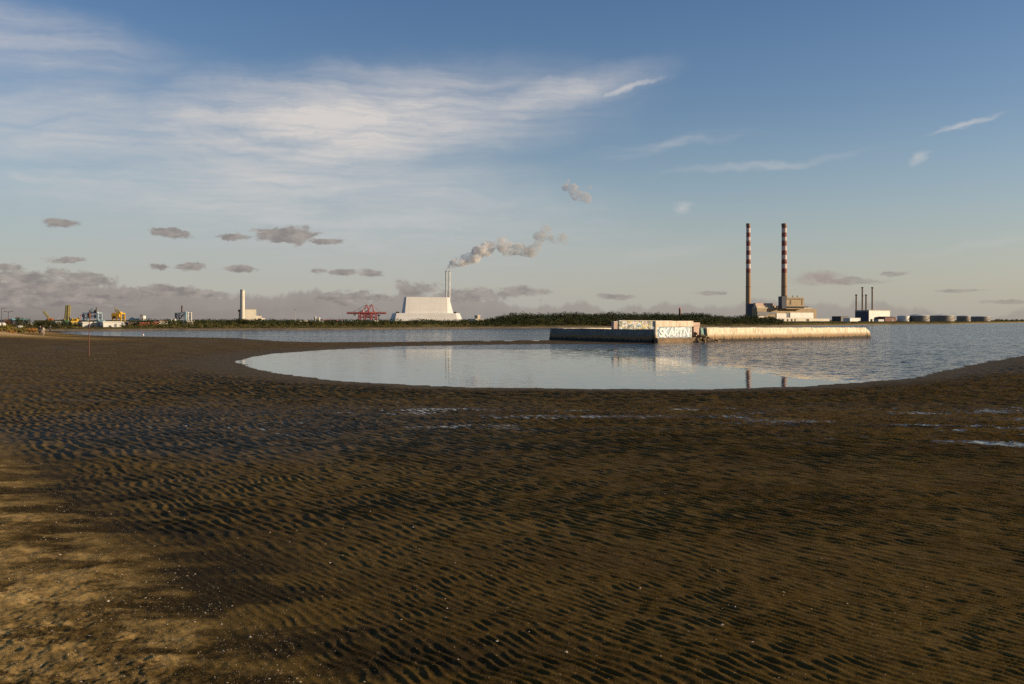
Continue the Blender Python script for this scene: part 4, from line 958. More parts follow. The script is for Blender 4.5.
def baths():
    C0 = Vector((28.2, 195.2)); th = math.radians(41.5); dr = Vector((math.cos(th), math.sin(th))); dl = Vector((-math.sin(math.radians(28.5)), math.cos(math.radians(28.5))))
    nr = Vector((-dr.y, dr.x))            # into the baths from the bright front
    nl = Vector((dl.y, -dl.x))            # into the baths from the dark side
    def wall_run(mb, p0, p1, inn, z1a, z1b, thick, batter=.25, segs=24, jag=.1, seed=1):
        g = np.random.RandomState(seed); d = (p1 - p0)
        V = []; 
        for i in range(segs + 1):
            q = p0 + d * (i / segs); z = z1a + (z1b - z1a) * i / segs + g.uniform(-jag, jag)
            w = g.uniform(-.06, .06)
            a = q - inn * batter; bq = q + inn * w; cq = q + inn * thick
            V += [(a.x, a.y, -.8), (bq.x, bq.y, z - .12), (bq.x + inn.x * .12, bq.y + inn.y * .12, z), (cq.x, cq.y, z - .03), (cq.x, cq.y, -.8)]
        Fs = []
        for i in range(segs):
            for k in range(5):
                a0, a1 = i * 5 + k, i * 5 + (k + 1) % 5; Fs.append((a0, a0 + 5, a1 + 5, a1))
        Fs.append(tuple(range(5))); Fs.append(tuple(segs * 5 + k for k in range(5))[::-1])
        mb.add(V, Fs)
    # bright front wall
    R0 = C0 + dr * 16.2; R1 = C0 + dr * 80.5
    t = T('sea_wall', 'long sunlit cream sea wall of the ruined baths', 'wall', ((R0.x + R1.x) / 2, (R0.y + R1.y) / 2, 0))
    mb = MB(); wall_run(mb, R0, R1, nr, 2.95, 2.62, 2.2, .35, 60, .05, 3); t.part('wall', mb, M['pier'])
    mb = MB()                       # broken sloping toe at the seaward end
    E = R1 + dr * 1.4
    mb.prism([(R1.x - nr.x * .5 + dr.x * .02, R1.y - nr.y * .5 + dr.y * .02, -.8), (R1.x + dr.x * 2.2 - nr.x * .3, R1.y + dr.y * 2.2 - nr.y * .3, -.8), (R1.x + dr.x * 2.2 + nr.x * 2.2, R1.y + dr.y * 2.2 + nr.y * 2.2, -.8), (R1.x + nr.x * 2.3 + dr.x * .02, R1.y + nr.y * 2.3 + dr.y * .02, -.8)],
             [(R1.x - nr.x * .02 + dr.x * .02, R1.y - nr.y * .02 + dr.y * .02, 2.35), (R1.x + dr.x * 1.5, R1.y + dr.y * 1.5, 1.7), (R1.x + dr.x * 1.5 + nr.x * 2, R1.y + dr.y * 1.5 + nr.y * 2, 1.7), (R1.x + nr.x * 2.2 + dr.x * .02, R1.y + nr.y * 2.2 + dr.y * .02, 2.3)])
    t.part('broken_end', mb, M['pier'])
    # side wall turned from the sun, its shade deepened in the colour
    L0 = C0 + dl * 1.05; L1 = C0 + dl * 40.5
    t2 = T('sea_wall', 'long dark grey shaded sea wall of the ruined baths', 'wall', ((L0.x + L1.x) / 2, (L0.y + L1.y) / 2, 0))
    mb = MB(); wall_run(mb, L0, L1, nl, 2.62, 2.58, 1.8, .45, 44, .06, 4); t2.part('wall', mb, M['piershade'])
    # back walls closing the basin
    B1 = R1 + nr * 38; B0 = L1 + (R1 - R0) * .72
    t3 = T('sea_wall', 'low pale rear wall of the ruined baths showing beside the gate pillar', 'wall', ((L1.x + B0.x) / 2, (L1.y + B0.y) / 2, 0))
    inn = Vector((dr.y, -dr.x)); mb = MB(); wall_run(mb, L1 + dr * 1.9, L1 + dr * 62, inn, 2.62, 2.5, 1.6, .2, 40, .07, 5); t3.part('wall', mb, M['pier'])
    # block house at the corner
    bl = T('blockhouse', 'cream concrete blockhouse with white graffiti letters on its face', 'building', (C0.x + dr.x * 5.8 + nr.x * 3, C0.y + dr.y * 5.8 + nr.y * 3, 0))
    def loc(a, b, z): q = C0 + dr * a + nr * b; return (q.x, q.y, z)
    def lbox(mb, a0, a1, b0, b1, z0, z1, bt=0.0):
        mb.prism([loc(a0, b0 - bt, z0), loc(a1, b0 - bt, z0), loc(a1, b1, z0), loc(a0, b1, z0)], [loc(a0, b0, z1), loc(a1, b0, z1), loc(a1, b1, z1), loc(a0, b1, z1)])
    mb = MB(); lbox(mb, .3, 11.6, .3, .8, -.8, 3.15); w = bl.part('wall', mb, M['block'])
    mb = MB(); lbox(mb, .1, 11.9, .12, .95, 3.16, 4.32); bl.part('parapet', mb, M['block'])
    mb = MB(); lbox(mb, -.1, 12.0, -.5, .29, -.8, .95, .3); bl.part('plinth', mb, M['rubble'])
    mb = MB(); lbox(mb, 11.62, 13.0, 1.9, 5.8, -.5, 3.6); bl.part('recess', mb, M['greenpaint'])
    mb = MB(); lbox(mb, 13.02, 14.9, .9, 3.4, -.5, 3.3); lbox(mb, 12.2, 14.8, .7, 3.2, 3.32, 4.0); bl.part('buttress', mb, M['pink'])
    # graffiti letters (raised a few millimetres off the face)
    def letters(txt, size, off, z, a, m, ext, bold):
        cu = bpy.data.curves.new('graffiti', 'FONT'); cu.body = txt; cu.size = size; cu.offset = bold; cu.extrude = .01; cu.space_character = .92; cu.shear = .12
        ob = bpy.data.objects.new('graffiti', cu); COL.objects.link(ob)
        dg = bpy.context.evaluated_depsgraph_get(); me = bpy.data.meshes.new_from_object(ob.evaluated_get(dg)); bpy.data.objects.remove(ob)
        xs = [v.co.x for v in me.vertices]; ys = [v.co.y for v in me.vertices]; x0, x1, y0, y1 = min(xs), max(xs), min(ys), max(ys)
        a0, a1, z0, z1 = a[0], a[1], z[0], z[1]
        for v in me.vertices:
            s = a0 + (v.co.x - x0) / (x1 - x0) * (a1 - a0); u = (v.co.y - y0) / (y1 - y0); zz = z0 + u * (z1 - z0) + .06 * math.sin(s * 2.2)
            q = loc(s, off - v.co.z, zz); v.co = Vector(q) - bl.loc
        me.materials.append(m); o = bpy.data.objects.new('graffiti', me); COL.objects.link(o); o.parent = w
        return o
    mb = MB(); lbox(mb, .75, 11.45, .292, .31, .97, 3.13); mb.build('painted_patch', M['patch'], w, bl.loc)
    letters('SKAPTN', 2.4, .285, (.98, 3.14), (1.0, 11.2), M['letterline'], .01, .13)
    letters('SKAPTN', 2.4, .255, (1.10, 3.02), (1.25, 10.95), M['letter'], .01, .10)
    # long graffiti wall standing on the baths behind
    D = Vector((26.0, 216.5)); e0 = Vector((-dr.x, -dr.y))
    t4 = T('graffiti_wall', 'white wall covered in yellow and grey graffiti above the dark sea wall', 'wall', (D.x, D.y, 2.4))
    mb = MB(); aL = Vector(XY(619, 214)); aR = Vector(XY(672, 222)); dd = (aR - aL).normalized(); nn = Vector((-dd.y, dd.x))
    mb.prism([(*aL, -.5), (*aR, -.5), (*(aR + nn * .9), -.5), (*(aL + nn * .9), -.5)], [(*aL, 4.30), (*aR, 4.22), (*(aR + nn * .9), 4.22), (*(aL + nn * .9), 4.30)])
    t4.part('wall', mb, M['graf'])
    mb = MB(); p0, p1 = aL - nn * .08 - dd * .08, aR - nn * .08 + dd * .08
    mb.prism([(*p0, 4.305), (*p1, 4.225), (*(p1 + nn * 1.06), 4.225), (*(p0 + nn * 1.06), 4.305)], [(*p0, 4.45), (*p1, 4.37), (*(p1 + nn * 1.06), 4.37), (*(p0 + nn * 1.06), 4.45)])
    t4.part('coping', mb, M['cream'])
    # gate pillar on the dark wall
    gp = C0 + dl * 15.6 + nl * .9
    t5 = T('gate_pillar', 'stumpy pinkish gate pillar standing on the dark sea wall', 'pillar', (gp.x, gp.y, 2.5))
    mb = MB(); mb.box((gp.x, gp.y, 3.25), (.95, .95, 1.7), .5); t5.part('shaft', mb, M['pink'])
    mb = MB(); mb.box((gp.x, gp.y, 4.17), (1.05, 1.05, .12), .5); t5.part('cap', mb, M['cream'])
    # rubble
    g = random.Random(4)
    tr = T('rubble_heap', 'heap of brown broken rock between blockhouse and sunlit sea wall', 'rubble', loc(14.5, -1, 0))
    mb = MB()
    for i in range(120):
        a = g.uniform(11.4, 18.5); b = g.uniform(-1.6, 2.6); h = max(.1, 2.0 - abs(a - 13.4) * .36 - max(0, -b) * .6); s = g.uniform(.35, .95); z = g.uniform(-.2, h)
        q = loc(a, b, z); rot = [g.uniform(-.5, .5) for _ in range(3)]
        mt = Matrix.Rotation(g.uniform(0, 6), 3, 'Z') @ Matrix.Rotation(rot[0], 3, 'X')
        vs = []
        for sx, sy, sz in ((-1, -1, -1), (1, -1, -1), (1, 1, -1), (-1, 1, -1), (-1, -1, 1), (1, -1, 1), (1, 1, 1), (-1, 1, 1)):
            v = mt @ Vector((sx * s * .5 * g.uniform(.7, 1.1), sy * s * .45 * g.uniform(.7, 1.1), sz * s * .32 * g.uniform(.6, 1.1))); vs.append(Vector(q) + v)
        mb.add(vs, [(3, 2, 1, 0), (4, 5, 6, 7), (0, 1, 5, 4), (1, 2, 6, 5), (2, 3, 7, 6), (3, 0, 4, 7)])
    tr.part('rock', mb, M['rubble']); 
    gs = T('broken_slab', 'tilted concrete slab with green graffiti beside the sunlit sea wall', 'slab', loc(15.6, 1.2, 1))
    mb = MB(); mb.prism([loc(15.0, .4, .6), loc(16.6, .2, .6), loc(16.6, .9, .6), loc(15.0, 1.1, .6)], [loc(15.0, .7, 2.9), loc(16.3, .5, 2.7), loc(16.3, 1.1, 2.7), loc(15.0, 1.3, 2.9)]); gs.part('slab', mb, M['greenpaint'])
baths()

# ------------------------------------------------------------------ people on the beach
def person(px, Y, H, face, label, top, legs, stride=.12, lean=0.0, arm=0.2, hair='hair'):
    x, y = XY(px, Y); gz = ground_z(x, y)
    s = H / 1.75
    root = thing('person', label, 'person', (x, y, gz)); root.rotation_euler = (0, 0, face)
    vs = {'pel': (0, 0, .95, .125), 'waist': (0, 0, 1.1, .115), 'chest': (0, -lean * .5, 1.32, .14), 'neckb': (0, -lean * .8, 1.46, .075), 'neck': (0, -lean, 1.52, .052), 'head': (0, -lean - .015, 1.62, .085), 'crown': (0, -lean - .01, 1.71, .07)}
    ed = [('pel', 'waist'), ('waist', 'chest'), ('chest', 'neckb'), ('neckb', 'neck'), ('neck', 'head'), ('head', 'crown')]
    for sg, n in ((-1, 'l'), (1, 'r')):
        st = stride * sg
        vs.update({'hip' + n: (.10 * sg, 0, .9, .095), 'knee' + n: (.11 * sg, -st * .6 - .03, .5, .062), 'ank' + n: (.11 * sg, -st, .09, .042), 'toe' + n: (.125 * sg, -st - .17, .04, .035),
                   'sh' + n: (.19 * sg, -lean * .7, 1.42, .06), 'elb' + n: (.25 * sg, .03 + arm * .2 * sg, 1.14, .045), 'wr' + n: (.25 * sg, -.06 + arm * .6 * sg, .9, .032), 'ha' + n: (.25 * sg, -.09 + arm * .75 * sg, .81, .036)})
        ed += [('pel', 'hip' + n), ('hip' + n, 'knee' + n), ('knee' + n, 'ank' + n), ('ank' + n, 'toe' + n), ('neckb', 'sh' + n), ('sh' + n, 'elb' + n), ('elb' + n, 'wr' + n), ('wr' + n, 'ha' + n)]
    keys = list(vs)
    def skin_mesh(name, keep, grow, mat, zmin=None):
        ks = [k for k in keys if k in keep]; me = bpy.data.meshes.new(name)
        me.from_pydata([tuple(c * s for c in vs[k][:3]) for k in ks], [(ks.index(a), ks.index(b)) for a, b in ed if a in ks and b in ks], [])
        ob = bpy.data.objects.new(name, me); COL.objects.link(ob)
        md = ob.modifiers.new('skin', 'SKIN'); md2 = ob.modifiers.new('sub', 'SUBSURF'); md2.levels = 1; md2.render_levels = 1
        for i, k in enumerate(ks):
            r = vs[k][3] * s * grow; me.skin_vertices[0].data[i].radius = (r * (1.25 if k in ('pel', 'waist', 'chest') else 1), r)
            me.skin_vertices[0].data[i].use_root = (i == 0)
        dg = bpy.context.evaluated_depsgraph_get(); m2 = bpy.data.meshes.new_from_object(ob.evaluated_get(dg)); bpy.data.objects.remove(ob)
        m2.materials.clear(); m2.materials.append(mat); m2.polygons.foreach_set('use_smooth', [True] * len(m2.polygons))
        o2 = bpy.data.objects.new(name, m2); COL.objects.link(o2); o2.parent = root; return o2
    skin_mesh('body', set(keys), 1.0, M['skin'])
    skin_mesh('jacket', {'waist', 'chest', 'neckb', 'shl', 'shr', 'elbl', 'elbr', 'wrl', 'wrr', 'pel'}, 1.16, M[top])
    skin_mesh('trousers', {'pel', 'hipl', 'hipr', 'kneel', 'kneer', 'ankl', 'ankr'}, 1.12, M[legs])
    mb = MB(); mb.lathe((0, (-lean + .02) * s, 1.60 * s), [(.08 * s, 0), (.105 * s, .06 * s), (.095 * s, .12 * s), (.05 * s, .165 * s), (.005, .175 * s)], 12); mb.build('hair', M[hair], root, smooth=True)
    return root
person(40.3, 172, 1.78, .5, 'person in dark clothes walking on the sand beside the orange shrub', 'cloth_dark', 'cloth_navy', .2, .04, .25)
person(43.2, 174, 1.66, .2, 'person in pale clothes standing next to the dark clothed walker', 'cloth_pale', 'cloth_pale', .05, 0, .1)
person(50.2, 215, 1.70, 1.2, 'person in dark clothes alone at the water edge beyond the pair', 'cloth_navy', 'cloth_dark', .15, .03, .2)

# ------------------------------------------------------------------ shells on the sand
def shell_grit():
    g = np.random.RandomState(9); V = []; Fs = []; pts = []
    n = 0
    while n < 9000:
        r = math.exp(g.uniform(math.log(4.6), math.log(26))); a = g.uniform(-.56, .40); x, y = r * math.sin(a), r * math.cos(a)
        bl = ((x + 12.1) * (6.2 - 23.5) - (y - 23.5) * 10.8) / math.hypot(10.8, 17.3)
        dens = (1.0 if bl > -.5 else .10) * (1.0 if y < 18 else .25)
        if g.uniform() > dens: continue
        pts.append((x, y, g.uniform(.0016, .0052) * (1.0 + (g.uniform() < .07) * 1.2) * (1 + .035 * r))); n += 1
    return pts
dgz = bpy.context.evaluated_depsgraph_get(); sand_ob = bpy.data.objects['sand_ground']
from mathutils.bvhtree import BVHTree
def sand_hits(pts):
    dg = bpy.context.evaluated_depsgraph_get(); out = []
    ev = sand_ob.evaluated_get(dg)
    for p in pts:
        ok, loc, nrm, idx = ev.ray_cast(Vector((p[0], p[1], 8)), Vector((0, 0, -1)))
        out.append(loc.z if ok else 0)
    return out
def shells():
    pts = shell_grit(); zs = sand_hits(pts); g = random.Random(2); mb = MB()
    for (x, y, s), z in zip(pts, zs):
        a = g.uniform(0, 6.28); t = g.uniform(-.5, .5); ring = []
        for k in range(5):
            b = a + k * 1.257; rr = s * g.uniform(.6, 1.1); ring.append((x + rr * math.cos(b), y + rr * .75 * math.sin(b), z + rr * math.cos(b) * t * .6 + s * .12))
        mb.add(ring + [(x, y, z + s * .55), (x, y, z - s * .4)], [(k, (k + 1) % 5, 5) for k in range(5)] + [((k + 1) % 5, k, 6) for k in range(5)])
    o = mb.build('shell_debris', M['shell']); tag(o, kind='stuff')
    # larger single shells: ribbed domed valves
    spots = [(529, 634), (497, 644), (413, 529), (330, 564), (250, 640), (447, 611), (205, 615), (108, 606), (370, 514), (566, 655), (175, 575), (60, 560), (722, 628), (735, 610), (640, 590)]
    me0 = None
    pp = []
    for px, py in spots:
        h = 2.2; 
        for _ in range(6):
            Y = h * F / (py - HOR); x, y = XY(px, Y); h = EYE - ground_z(x, y)
        pp.append((x, y))
    zs = sand_hits([(a, b, 0) for a, b in pp])
    for i, ((x, y), z) in enumerate(zip(pp, zs)):
        if me0 is None:
            mb = MB(); n = 14; R_ = 5; V = [(0, -.5, 0.12)]; Fs = []
            for r in range(1, R_ + 1):
                for k in range(n):
                    a = -1.15 + 2.3 * k / (n - 1); q = r / R_; rib = 1 + .05 * (k % 2)
                    V.append((math.sin(a) * q * .55, -.5 + math.cos(a) * q * .95 * rib, .12 + .28 * math.sin(q * math.pi) * math.cos(a * .9) * rib - .1 * q))
            for k in range(n - 1): Fs.append((0, 1 + k, 2 + k))
            for r in range(R_ - 1):
                for k in range(n - 1):
                    o_ = 1 + r * n + k; Fs.append((o_, o_ + n, o_ + n + 1, o_ + 1))
            nv = len(V); V2 = [(a, b, c - .07) for a, b, c in V]
            rim = [0] + [1 + r * n for r in range(R_)] + [1 + (R_ - 1) * n + k for k in range(1, n)] + [1 + r * n + n - 1 for r in range(R_ - 2, -1, -1)]
            mb.add(V + V2, Fs + [tuple(q + nv for q in f)[::-1] for f in Fs] + [(rim[q], rim[(q + 1) % len(rim)], rim[(q + 1) % len(rim)] + nv, rim[q] + nv) for q in range(len(rim))])
            ob = mb.build('seashell', M['shell'], smooth=True); me0 = ob
        else:
            ob = me0.copy(); COL.objects.link(ob)
        d = math.hypot(x, y); sz = .022 * (1 + d * .045) * (0.8 + .5 * ((i * 7) % 5) / 5)
        ob.scale = (sz, sz, sz); ob.location = (x, y, z + sz * .02); ob.rotation_euler = (.15, .1, i * 1.7)
        tag(ob, 'single pale seashell lying on the damp brown sand', 'seashell', 'single seashells on the sand')
shells()

# ------------------------------------------------------------------ smoke
def smoke(name, blobs, label, dens, col, seed, nscale, cend):
    me = bpy.data.meshes.new(name); bm = bmesh.new(); c0 = Vector(blobs[0][0])
    g = random.Random(seed)
    for c, r in blobs:
        for k in range(5):
            off = Vector((g.gauss(0, .45), g.gauss(0, .45), abs(g.gauss(0, .34)) - .06)) * r if k else Vector((0, 0, 0))
            rr = r * (1.0 if k == 0 else g.uniform(.45, .75))
            bmesh.ops.create_icosphere(bm, subdivisions=2, radius=rr, matrix=Matrix.Translation(Vector(c) + off - c0))
    bm.to_mesh(me); bm.free()
    ob = bpy.data.objects.new(name, me); COL.objects.link(ob)
    rm = ob.modifiers.new('r', 'REMESH'); rm.mode = 'VOXEL'; rm.voxel_size = 1.4
    dg = bpy.context.evaluated_depsgraph_get(); m2 = bpy.data.meshes.new_from_object(ob.evaluated_get(dg)); bpy.data.objects.remove(ob)
    for v in m2.vertices:
        p = v.co * .09; d = mnoise.noise_vector(p + Vector((seed, 0, 0))) * 3.2 + mnoise.noise_vector(p * 2.7) * 1.6; v.co = v.co + d * min(1, .25 + v.co.length / 60)
    m = bpy.data.materials.new(name); m.use_nodes = True; nt = m.node_tree; nt.nodes.clear()
    out = nt.nodes.new('ShaderNodeOutputMaterial'); pv = nt.nodes.new('ShaderNodeVolumePrincipled')
    pv.inputs['Color'].default_value = (*col, 1); pv.inputs['Anisotropy'].default_value = .0
    geo = nt.nodes.new('ShaderNodeTexCoord').outputs['Object']
    n = noise(nt, geo, nscale, 4, .6)
    sep = nt.nodes.new('ShaderNodeSeparateXYZ'); L(nt, geo, sep.inputs[0])
    fade = mapr(nt, sep.outputs[0], 0, 240, dens, dens * .20)
    L(nt, mixc(nt, mapr(nt, sep.outputs[0], 40, 190), col, tuple(c * cend for c in col)), pv.inputs['Color'])
    n3 = noise(nt, geo, nscale * 3.2, 4, .65)
    L(nt, mth(nt, 'MULTIPLY', mth(nt, 'MULTIPLY', mapr(nt, n, .40, .60, .02, 1.5), mapr(nt, n3, .34, .62, .45, 1.15)), fade), pv.inputs['Density'])
    L(nt, pv.outputs[0], out.inputs['Volume'])
    m2.materials.clear(); m2.materials.append(m)
    o = bpy.data.objects.new(name, m2); COL.objects.link(o); o.location = c0
    tag(o, label, 'smoke plume', None, None); o['kind'] = 'thing' if False else 'stuff'
    return o
YS = 2095
pl = [((447.5, 269.0), 1.3), ((450, 267.2), 2.0), ((453.5, 265.2), 2.8), ((458, 263), 3.8), ((463, 261), 4.6), ((469, 258.5), 5.0), ((475, 257), 5.6), ((479, 252), 5.6), ((486, 249.5), 6.2), ((492, 245), 4.6),
      ((502, 246), 5.6), ((501, 240.5), 3.6), ((508, 249.5), 6.0), ((517, 249.5), 5.2), ((524, 251.5), 4.8), ((532, 251.5), 5.4), ((537, 246), 4.2), ((540, 237.5), 5.0), ((545, 230.5), 4.8), ((549, 238), 3.8), ((556, 241), 3.4), ((563, 237), 4.2), ((565, 243), 3.0)]
smoke('smoke_plume', [(tuple(P(px, py, YS + (px - 447) * .5)), r * 1.28 / F * YS) for (px, py), r in pl], 'pale smoke plume drifting from the twin thin stacks', .16, (.97, .95, .94), 3, .060, .74)
pf = [((566, 187), 3.6), ((572, 189), 4.2), ((576, 195), 5.0), ((583, 197), 4.8), ((588, 200), 3.4), ((590, 187), 2.0)]
smoke('smoke_puff', [(tuple(P(px, py, YS + 60)), r * 1.35 / F * YS) for (px, py), r in pf], 'detached grey smoke puff above the plume', .06, (.74, .72, .74), 8, .07, 1.0)

# ------------------------------------------------------------------ sky
def make_world():
    w = bpy.data.worlds.new('World'); SC.world = w; w.use_nodes = True
    nt = w.node_tree; bg = nt.nodes['Background']; bg.inputs[1].default_value = 0.1
    sky = nt.nodes.new('ShaderNodeTexSky'); sky.sky_type = 'NISHITA'; sky.sun_disc = False
    sky.sun_elevation = math.radians(SUN_EL); sky.sun_rotation = math.radians(SUN_AZ)
    sky.air_density = 1.0; sky.dust_density = 1.0; sky.ozone_density = 1.6
    tc = nt.nodes.new('ShaderNodeTexCoord').outputs['Generated']
    sep = nt.nodes.new('ShaderNodeSeparateXYZ'); L(nt, tc, sep.inputs[0])
    az = mth(nt, 'ARCTAN2', sep.outputs[0], sep.outputs[1]); el = mth(nt, 'ARCSINE', sep.outputs[2])
    cb = nt.nodes.new('ShaderNodeCombineXYZ'); L(nt, az, cb.inputs[0]); L(nt, el, cb.inputs[1]); V = cb.outputs[0]
    def A(px): return math.atan((px - 512) / F)
    def E_(px, py): return math.atan((HOR - py) / F * math.cos(A(px)))
    def ell(px, py, w_, h_, rot=0.0, vec=None, hard=(1.0, 0.0)):
        """soft ellipse in the sky (centre and half sizes as seen in degrees of arc, given in pixels of this lens)"""
        mp = nt.nodes.new('ShaderNodeMapping'); mp.vector_type = 'TEXTURE'
        mp.inputs['Location'].default_value = (A(px), E_(px, py), 0); mp.inputs['Rotation'].default_value = (0, 0, math.radians(rot)); mp.inputs['Scale'].default_value = (w_ / F, h_ / F, 1)
        L(nt, vec or V, mp.inputs[0])
        ln = nt.nodes.new('ShaderNodeVectorMath'); ln.operation = 'LENGTH'; L(nt, mp.outputs[0], ln.inputs[0])
        return mapr(nt, ln.outputs['Value'], hard[0], hard[1], 0, 1, True)
    def mx(a, b): return mth(nt, 'MAXIMUM', a, b)
    # warped coordinates for cloud edges
    def warp(scale, amt, sc=(1, 1, 1)):
        n = nt.nodes.new('ShaderNodeTexNoise'); n.inputs['Scale'].default_value = scale; n.inputs['Detail'].default_value = 5; n.inputs['Roughness'].default_value = .6
        L(nt, vscale(nt, V, sc), n.inputs['Vector'])
        s = nt.nodes.new('ShaderNodeVectorMath'); s.operation = 'SUBTRACT'; L(nt, n.outputs['Color'], s.inputs[0]); s.inputs[1].default_value = (.5, .5, .5)
        m_ = nt.nodes.new('ShaderNodeVectorMath'); m_.operation = 'MULTIPLY'; L(nt, s.outputs[0], m_.inputs[0]); m_.inputs[1].default_value = amt
        a = nt.nodes.new('ShaderNodeVectorMath'); a.operation = 'ADD'; L(nt, V, a.inputs[0]); L(nt, m_.outputs[0], a.inputs[1]); return a.outputs[0]
    VW = warp(34, (.030, .016, 0), (1, 2.2, 1)); VB = warp(7, (.12, .05, 0))
    # --- sky colour: a little deeper blue overhead
    hs = nt.nodes.new('ShaderNodeHueSaturation'); hs.inputs['Saturation'].default_value = 1.06; L(nt, sky.outputs[0], hs.inputs['Color'])
    col = hs.outputs[0]
    tint = mixc(nt, mapr(nt, el, .06, .34, 0, 1), (1.05, 1.0, 1.06), (.62, .755, .98))
    mm = nt.nodes.new('ShaderNodeMix'); mm.data_type = 'RGBA'; mm.blend_type = 'MULTIPLY'; mm.inputs[0].default_value = 1; L(nt, col, mm.inputs[6]); L(nt, tint, mm.inputs[7]); col = mm.outputs[2]
    # --- cirrus
    def streak(rot, sx, sy, sc, det=5):
        mp = nt.nodes.new('ShaderNodeMapping'); mp.inputs['Rotation'].default_value = (0, 0, math.radians(rot)); mp.inputs['Scale'].default_value = (sx, sy, 1); L(nt, VB, mp.inputs[0])
        return noise(nt, mp.outputs[0], sc, det, .62, .3)
    s1 = streak(-9, 2.2, 16, 3.0, 7); s2 = streak(14, 2.6, 15, 4.0, 7)
    veil = mx(mth(nt, 'MULTIPLY', ell(330, 130, 350, 78, 7, VB), 1.1), mth(nt, 'MULTIPLY', ell(540, 100, 150, 30, 14, VB), .85))
    veil = mx(veil, mth(nt, 'MULTIPLY', ell(300, 205, 430, 95, -5, VB), .95))
    veil = mx(veil, mth(nt, 'MULTIPLY', ell(50, 45, 210, 50, -8, VB), .45))
    veil = mx(veil, mth(nt, 'MULTIPLY', ell(60, 130, 260, 80, 0, VB), .55))
    ci = mth(nt, 'MULTIPLY', veil, mapr(nt, s1, .30, .66, .45, 1.3))
    ci = mx(ci, mth(nt, 'MULTIPLY', ell(55, 180, 90, 13, -12, VB), mapr(nt, s2, .35, .6, .3, .75)))
    ci = mx(ci, mth(nt, 'MULTIPLY', ell(620, 86, 38, 6, 16, VB), .75))
    ci = mx(ci, mth(nt, 'MULTIPLY', ell(640, 152, 160, 10, 8, VB), mapr(nt, s1, .4, .65, .05, .42)))
    ci = mx(ci, mth(nt, 'MULTIPLY', ell(760, 166, 130, 6, 5, VB), mapr(nt, s1, .35, .6, .15, .42)))
    ci = mx(ci, mth(nt, 'MULTIPLY', ell(965, 125, 42, 4.5, 13, VW), .55)); ci = mx(ci, mth(nt, 'MULTIPLY', ell(919, 158, 13, 7, 20, VW), .55))
    ci = mx(ci, mth(nt, 'MULTIPLY', ell(683, 209, 15, 8, 15, VW), .6)); ci = mx(ci, mth(nt, 'MULTIPLY', ell(990, 240, 90, 6, 6, VB), .28))
    ci = mx(ci, mth(nt, 'MULTIPLY', ell(620, 255, 190, 16, 5, VB), mapr(nt, s1, .4, .65, .1, .4)))
    VS = warp(2.5, (.10, .05, 0))
    mp3 = nt.nodes.new('ShaderNodeMapping'); mp3.inputs['Rotation'].default_value = (0, 0, math.radians(-13)); mp3.inputs['Scale'].default_value = (2.2, 40, 1); L(nt, VS, mp3.inputs[0])
    s3 = noise(nt, mp3.outputs[0], 3.0, 8, .66)
    ci = mth(nt, 'MULTIPLY', ci, mapr(nt, s3, .32, .66, .74, 1.16))
    col = mixc(nt, mth(nt, 'MULTIPLY', ci, .92, clamp=True), col, (5.5, 5.2, 5.0))
    # --- pale warm band near the horizon
    hb = mth(nt, 'MULTIPLY', mapr(nt, el, .21, .012, 0, .85, True), mapr(nt, az, A(300), A(1050), 1.0, .72))
    col = mixc(nt, hb, col, mixc(nt, mapr(nt, el, .03, .13), (3.95, 3.95, 3.65), (2.95, 3.70, 4.25)))
    # --- low cloud bank
    wtop = noise(nt, vscale(nt, V, (1, .35, 1)), 24, 6, .6); wbig = noise(nt, vscale(nt, V, (1, .2, 1)), 5.5, 3, .5)
    lim = mth(nt, 'ADD', mapr(nt, az, A(0), A(1024), .031, .008), mth(nt, 'ADD', mapr(nt, wtop, .3, .7, -.010, .010), mapr(nt, wbig, .35, .65, -.007, .007)))
    df = mth(nt, 'SUBTRACT', lim, el)
    bank = mth(nt, 'MULTIPLY', mapr(nt, df, -.0015, .003), mapr(nt, az, A(100), A(1100), .95, .50))
    bcol = mixc(nt, mapr(nt, df, 0, .022), (2.75, 2.45, 2.25), mixc(nt, mapr(nt, noise(nt, vscale(nt, V, (1, 5, 1)), 12, 4, .6), .4, .65), (2.05, 1.78, 1.66), (2.45, 2.15, 1.98)))
    col = mixc(nt, bank, col, bcol)
    # --- small flat cumulus
    cl = [(65, 224, 20, 4.5), (172, 232, 28, 5), (235, 237, 26, 4), (283, 235, 46, 9), (325, 241, 24, 3.5), (160, 266, 12, 4), (193, 266.5, 20, 4), (239, 268.5, 22, 3.5), (320, 271, 12, 4), (345, 273, 22, 3.5), (372, 274, 18, 4.5),
          (66, 261, 17, 4), (30, 279, 50, 11), (85, 283, 36, 10), (10, 268, 16, 5), (20, 292, 60, 8), (417, 289, 30, 8), (470, 296, 50, 8), (520, 292, 34, 6), (350, 297, 50, 8), (160, 292, 50, 7), (210, 294, 26, 5),
          (615, 297, 24, 4), (712, 293.5, 20, 2.5), (893, 273.5, 17, 2.8), (848, 281, 38, 4), (960, 290, 26, 2), (1010, 302, 30, 3), (60, 300, 80, 8)]
    cu = None
    VC = warp(16, (.02, .006, 0), (1, 2, 1))
    for px, py, w_, h_ in cl:
        e = ell(px, py, w_ * 1.45, h_ * 1.7, 0, VC)
        cu = e if cu is None else mx(cu, e)
    puff = noise(nt, vscale(nt, V, (1, 2.0, 1)), 40, 9, .70, .4)
    body = mth(nt, 'ADD', cu, mapr(nt, puff, .25, .75, -.62, .62))
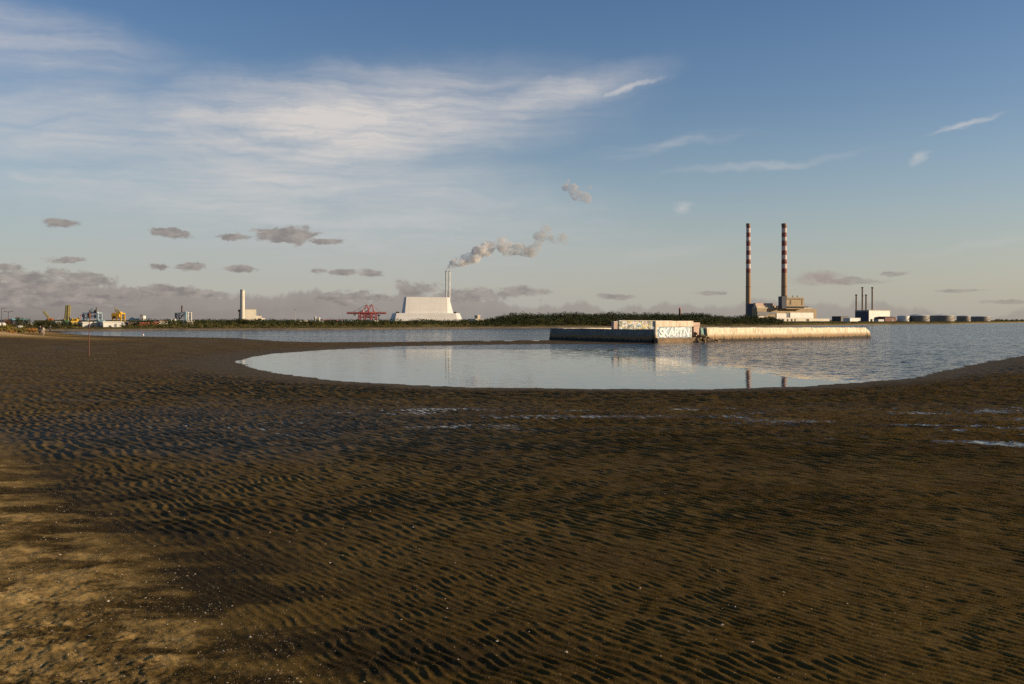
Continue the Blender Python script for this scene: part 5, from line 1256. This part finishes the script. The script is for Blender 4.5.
    cm = mth(nt, 'MULTIPLY', mapr(nt, body, .32, .74, 0, 1, True), mth(nt, 'MULTIPLY', mapr(nt, cu, 0.02, .2), mapr(nt, az, A(300), A(950), 1.0, .62)))
    ccol = mixc(nt, mapr(nt, noise(nt, vscale(nt, V, (1, 2.2, 1)), 55, 5, .65), .38, .62), (1.95, 1.76, 1.70), (3.15, 2.78, 2.52))
    col = mixc(nt, mth(nt, 'MULTIPLY', cm, .90), col, ccol)
    pk = ell(819, 279, 36, 9, 0, VW, (1.0, .3))
    col = mixc(nt, mth(nt, 'MULTIPLY', mth(nt, 'MULTIPLY', pk, mapr(nt, puff, .3, .55)), .8), col, (2.9, 2.35, 2.15))
    L(nt, col, bg.inputs[0])
    w.cycles.sampling_method = 'MANUAL'; w.cycles.sample_map_resolution = 512
make_world()

sun = bpy.data.lights.new('sun', 'SUN'); sun.energy = 5.0; sun.angle = math.radians(.53); sun.color = (1.0, .79, .53)
so = bpy.data.objects.new('sun', sun); COL.objects.link(so)
a, e = math.radians(SUN_AZ), math.radians(SUN_EL)
d = Vector((math.sin(a) * math.cos(e), math.cos(a) * math.cos(e), math.sin(e)))
so.rotation_euler = d.to_track_quat('Z', 'Y').to_euler(); so.location = d * 100

cam = bpy.data.cameras.new('camera'); co = bpy.data.objects.new('camera', cam); COL.objects.link(co)
co.location = (0, 0, EYE); co.rotation_euler = (math.radians(90), 0, 0); cam.lens = 35; cam.sensor_width = 36
cam.shift_y = -(342 - HOR) / 1024; cam.clip_start = .1; cam.clip_end = 60000
SC.camera = co

vs = SC.view_settings; vs.view_transform = 'Standard'; vs.look = 'None'; vs.exposure = 0.25; vs.gamma = 1.0; vs.use_curve_mapping = False
SC.render.engine = 'CYCLES'
cy = SC.cycles; cy.max_bounces = 6; cy.diffuse_bounces = 2; cy.glossy_bounces = 3; cy.transmission_bounces = 2; cy.volume_bounces = 3; cy.transparent_max_bounces = 8
cy.use_denoising = False; cy.denoiser = 'OPENIMAGEDENOISE'; cy.caustics_reflective = False; cy.caustics_refractive = False
cy.volume_step_rate = 1.0; cy.volume_max_steps = 128
SC.render.resolution_x = 1024; SC.render.resolution_y = 684
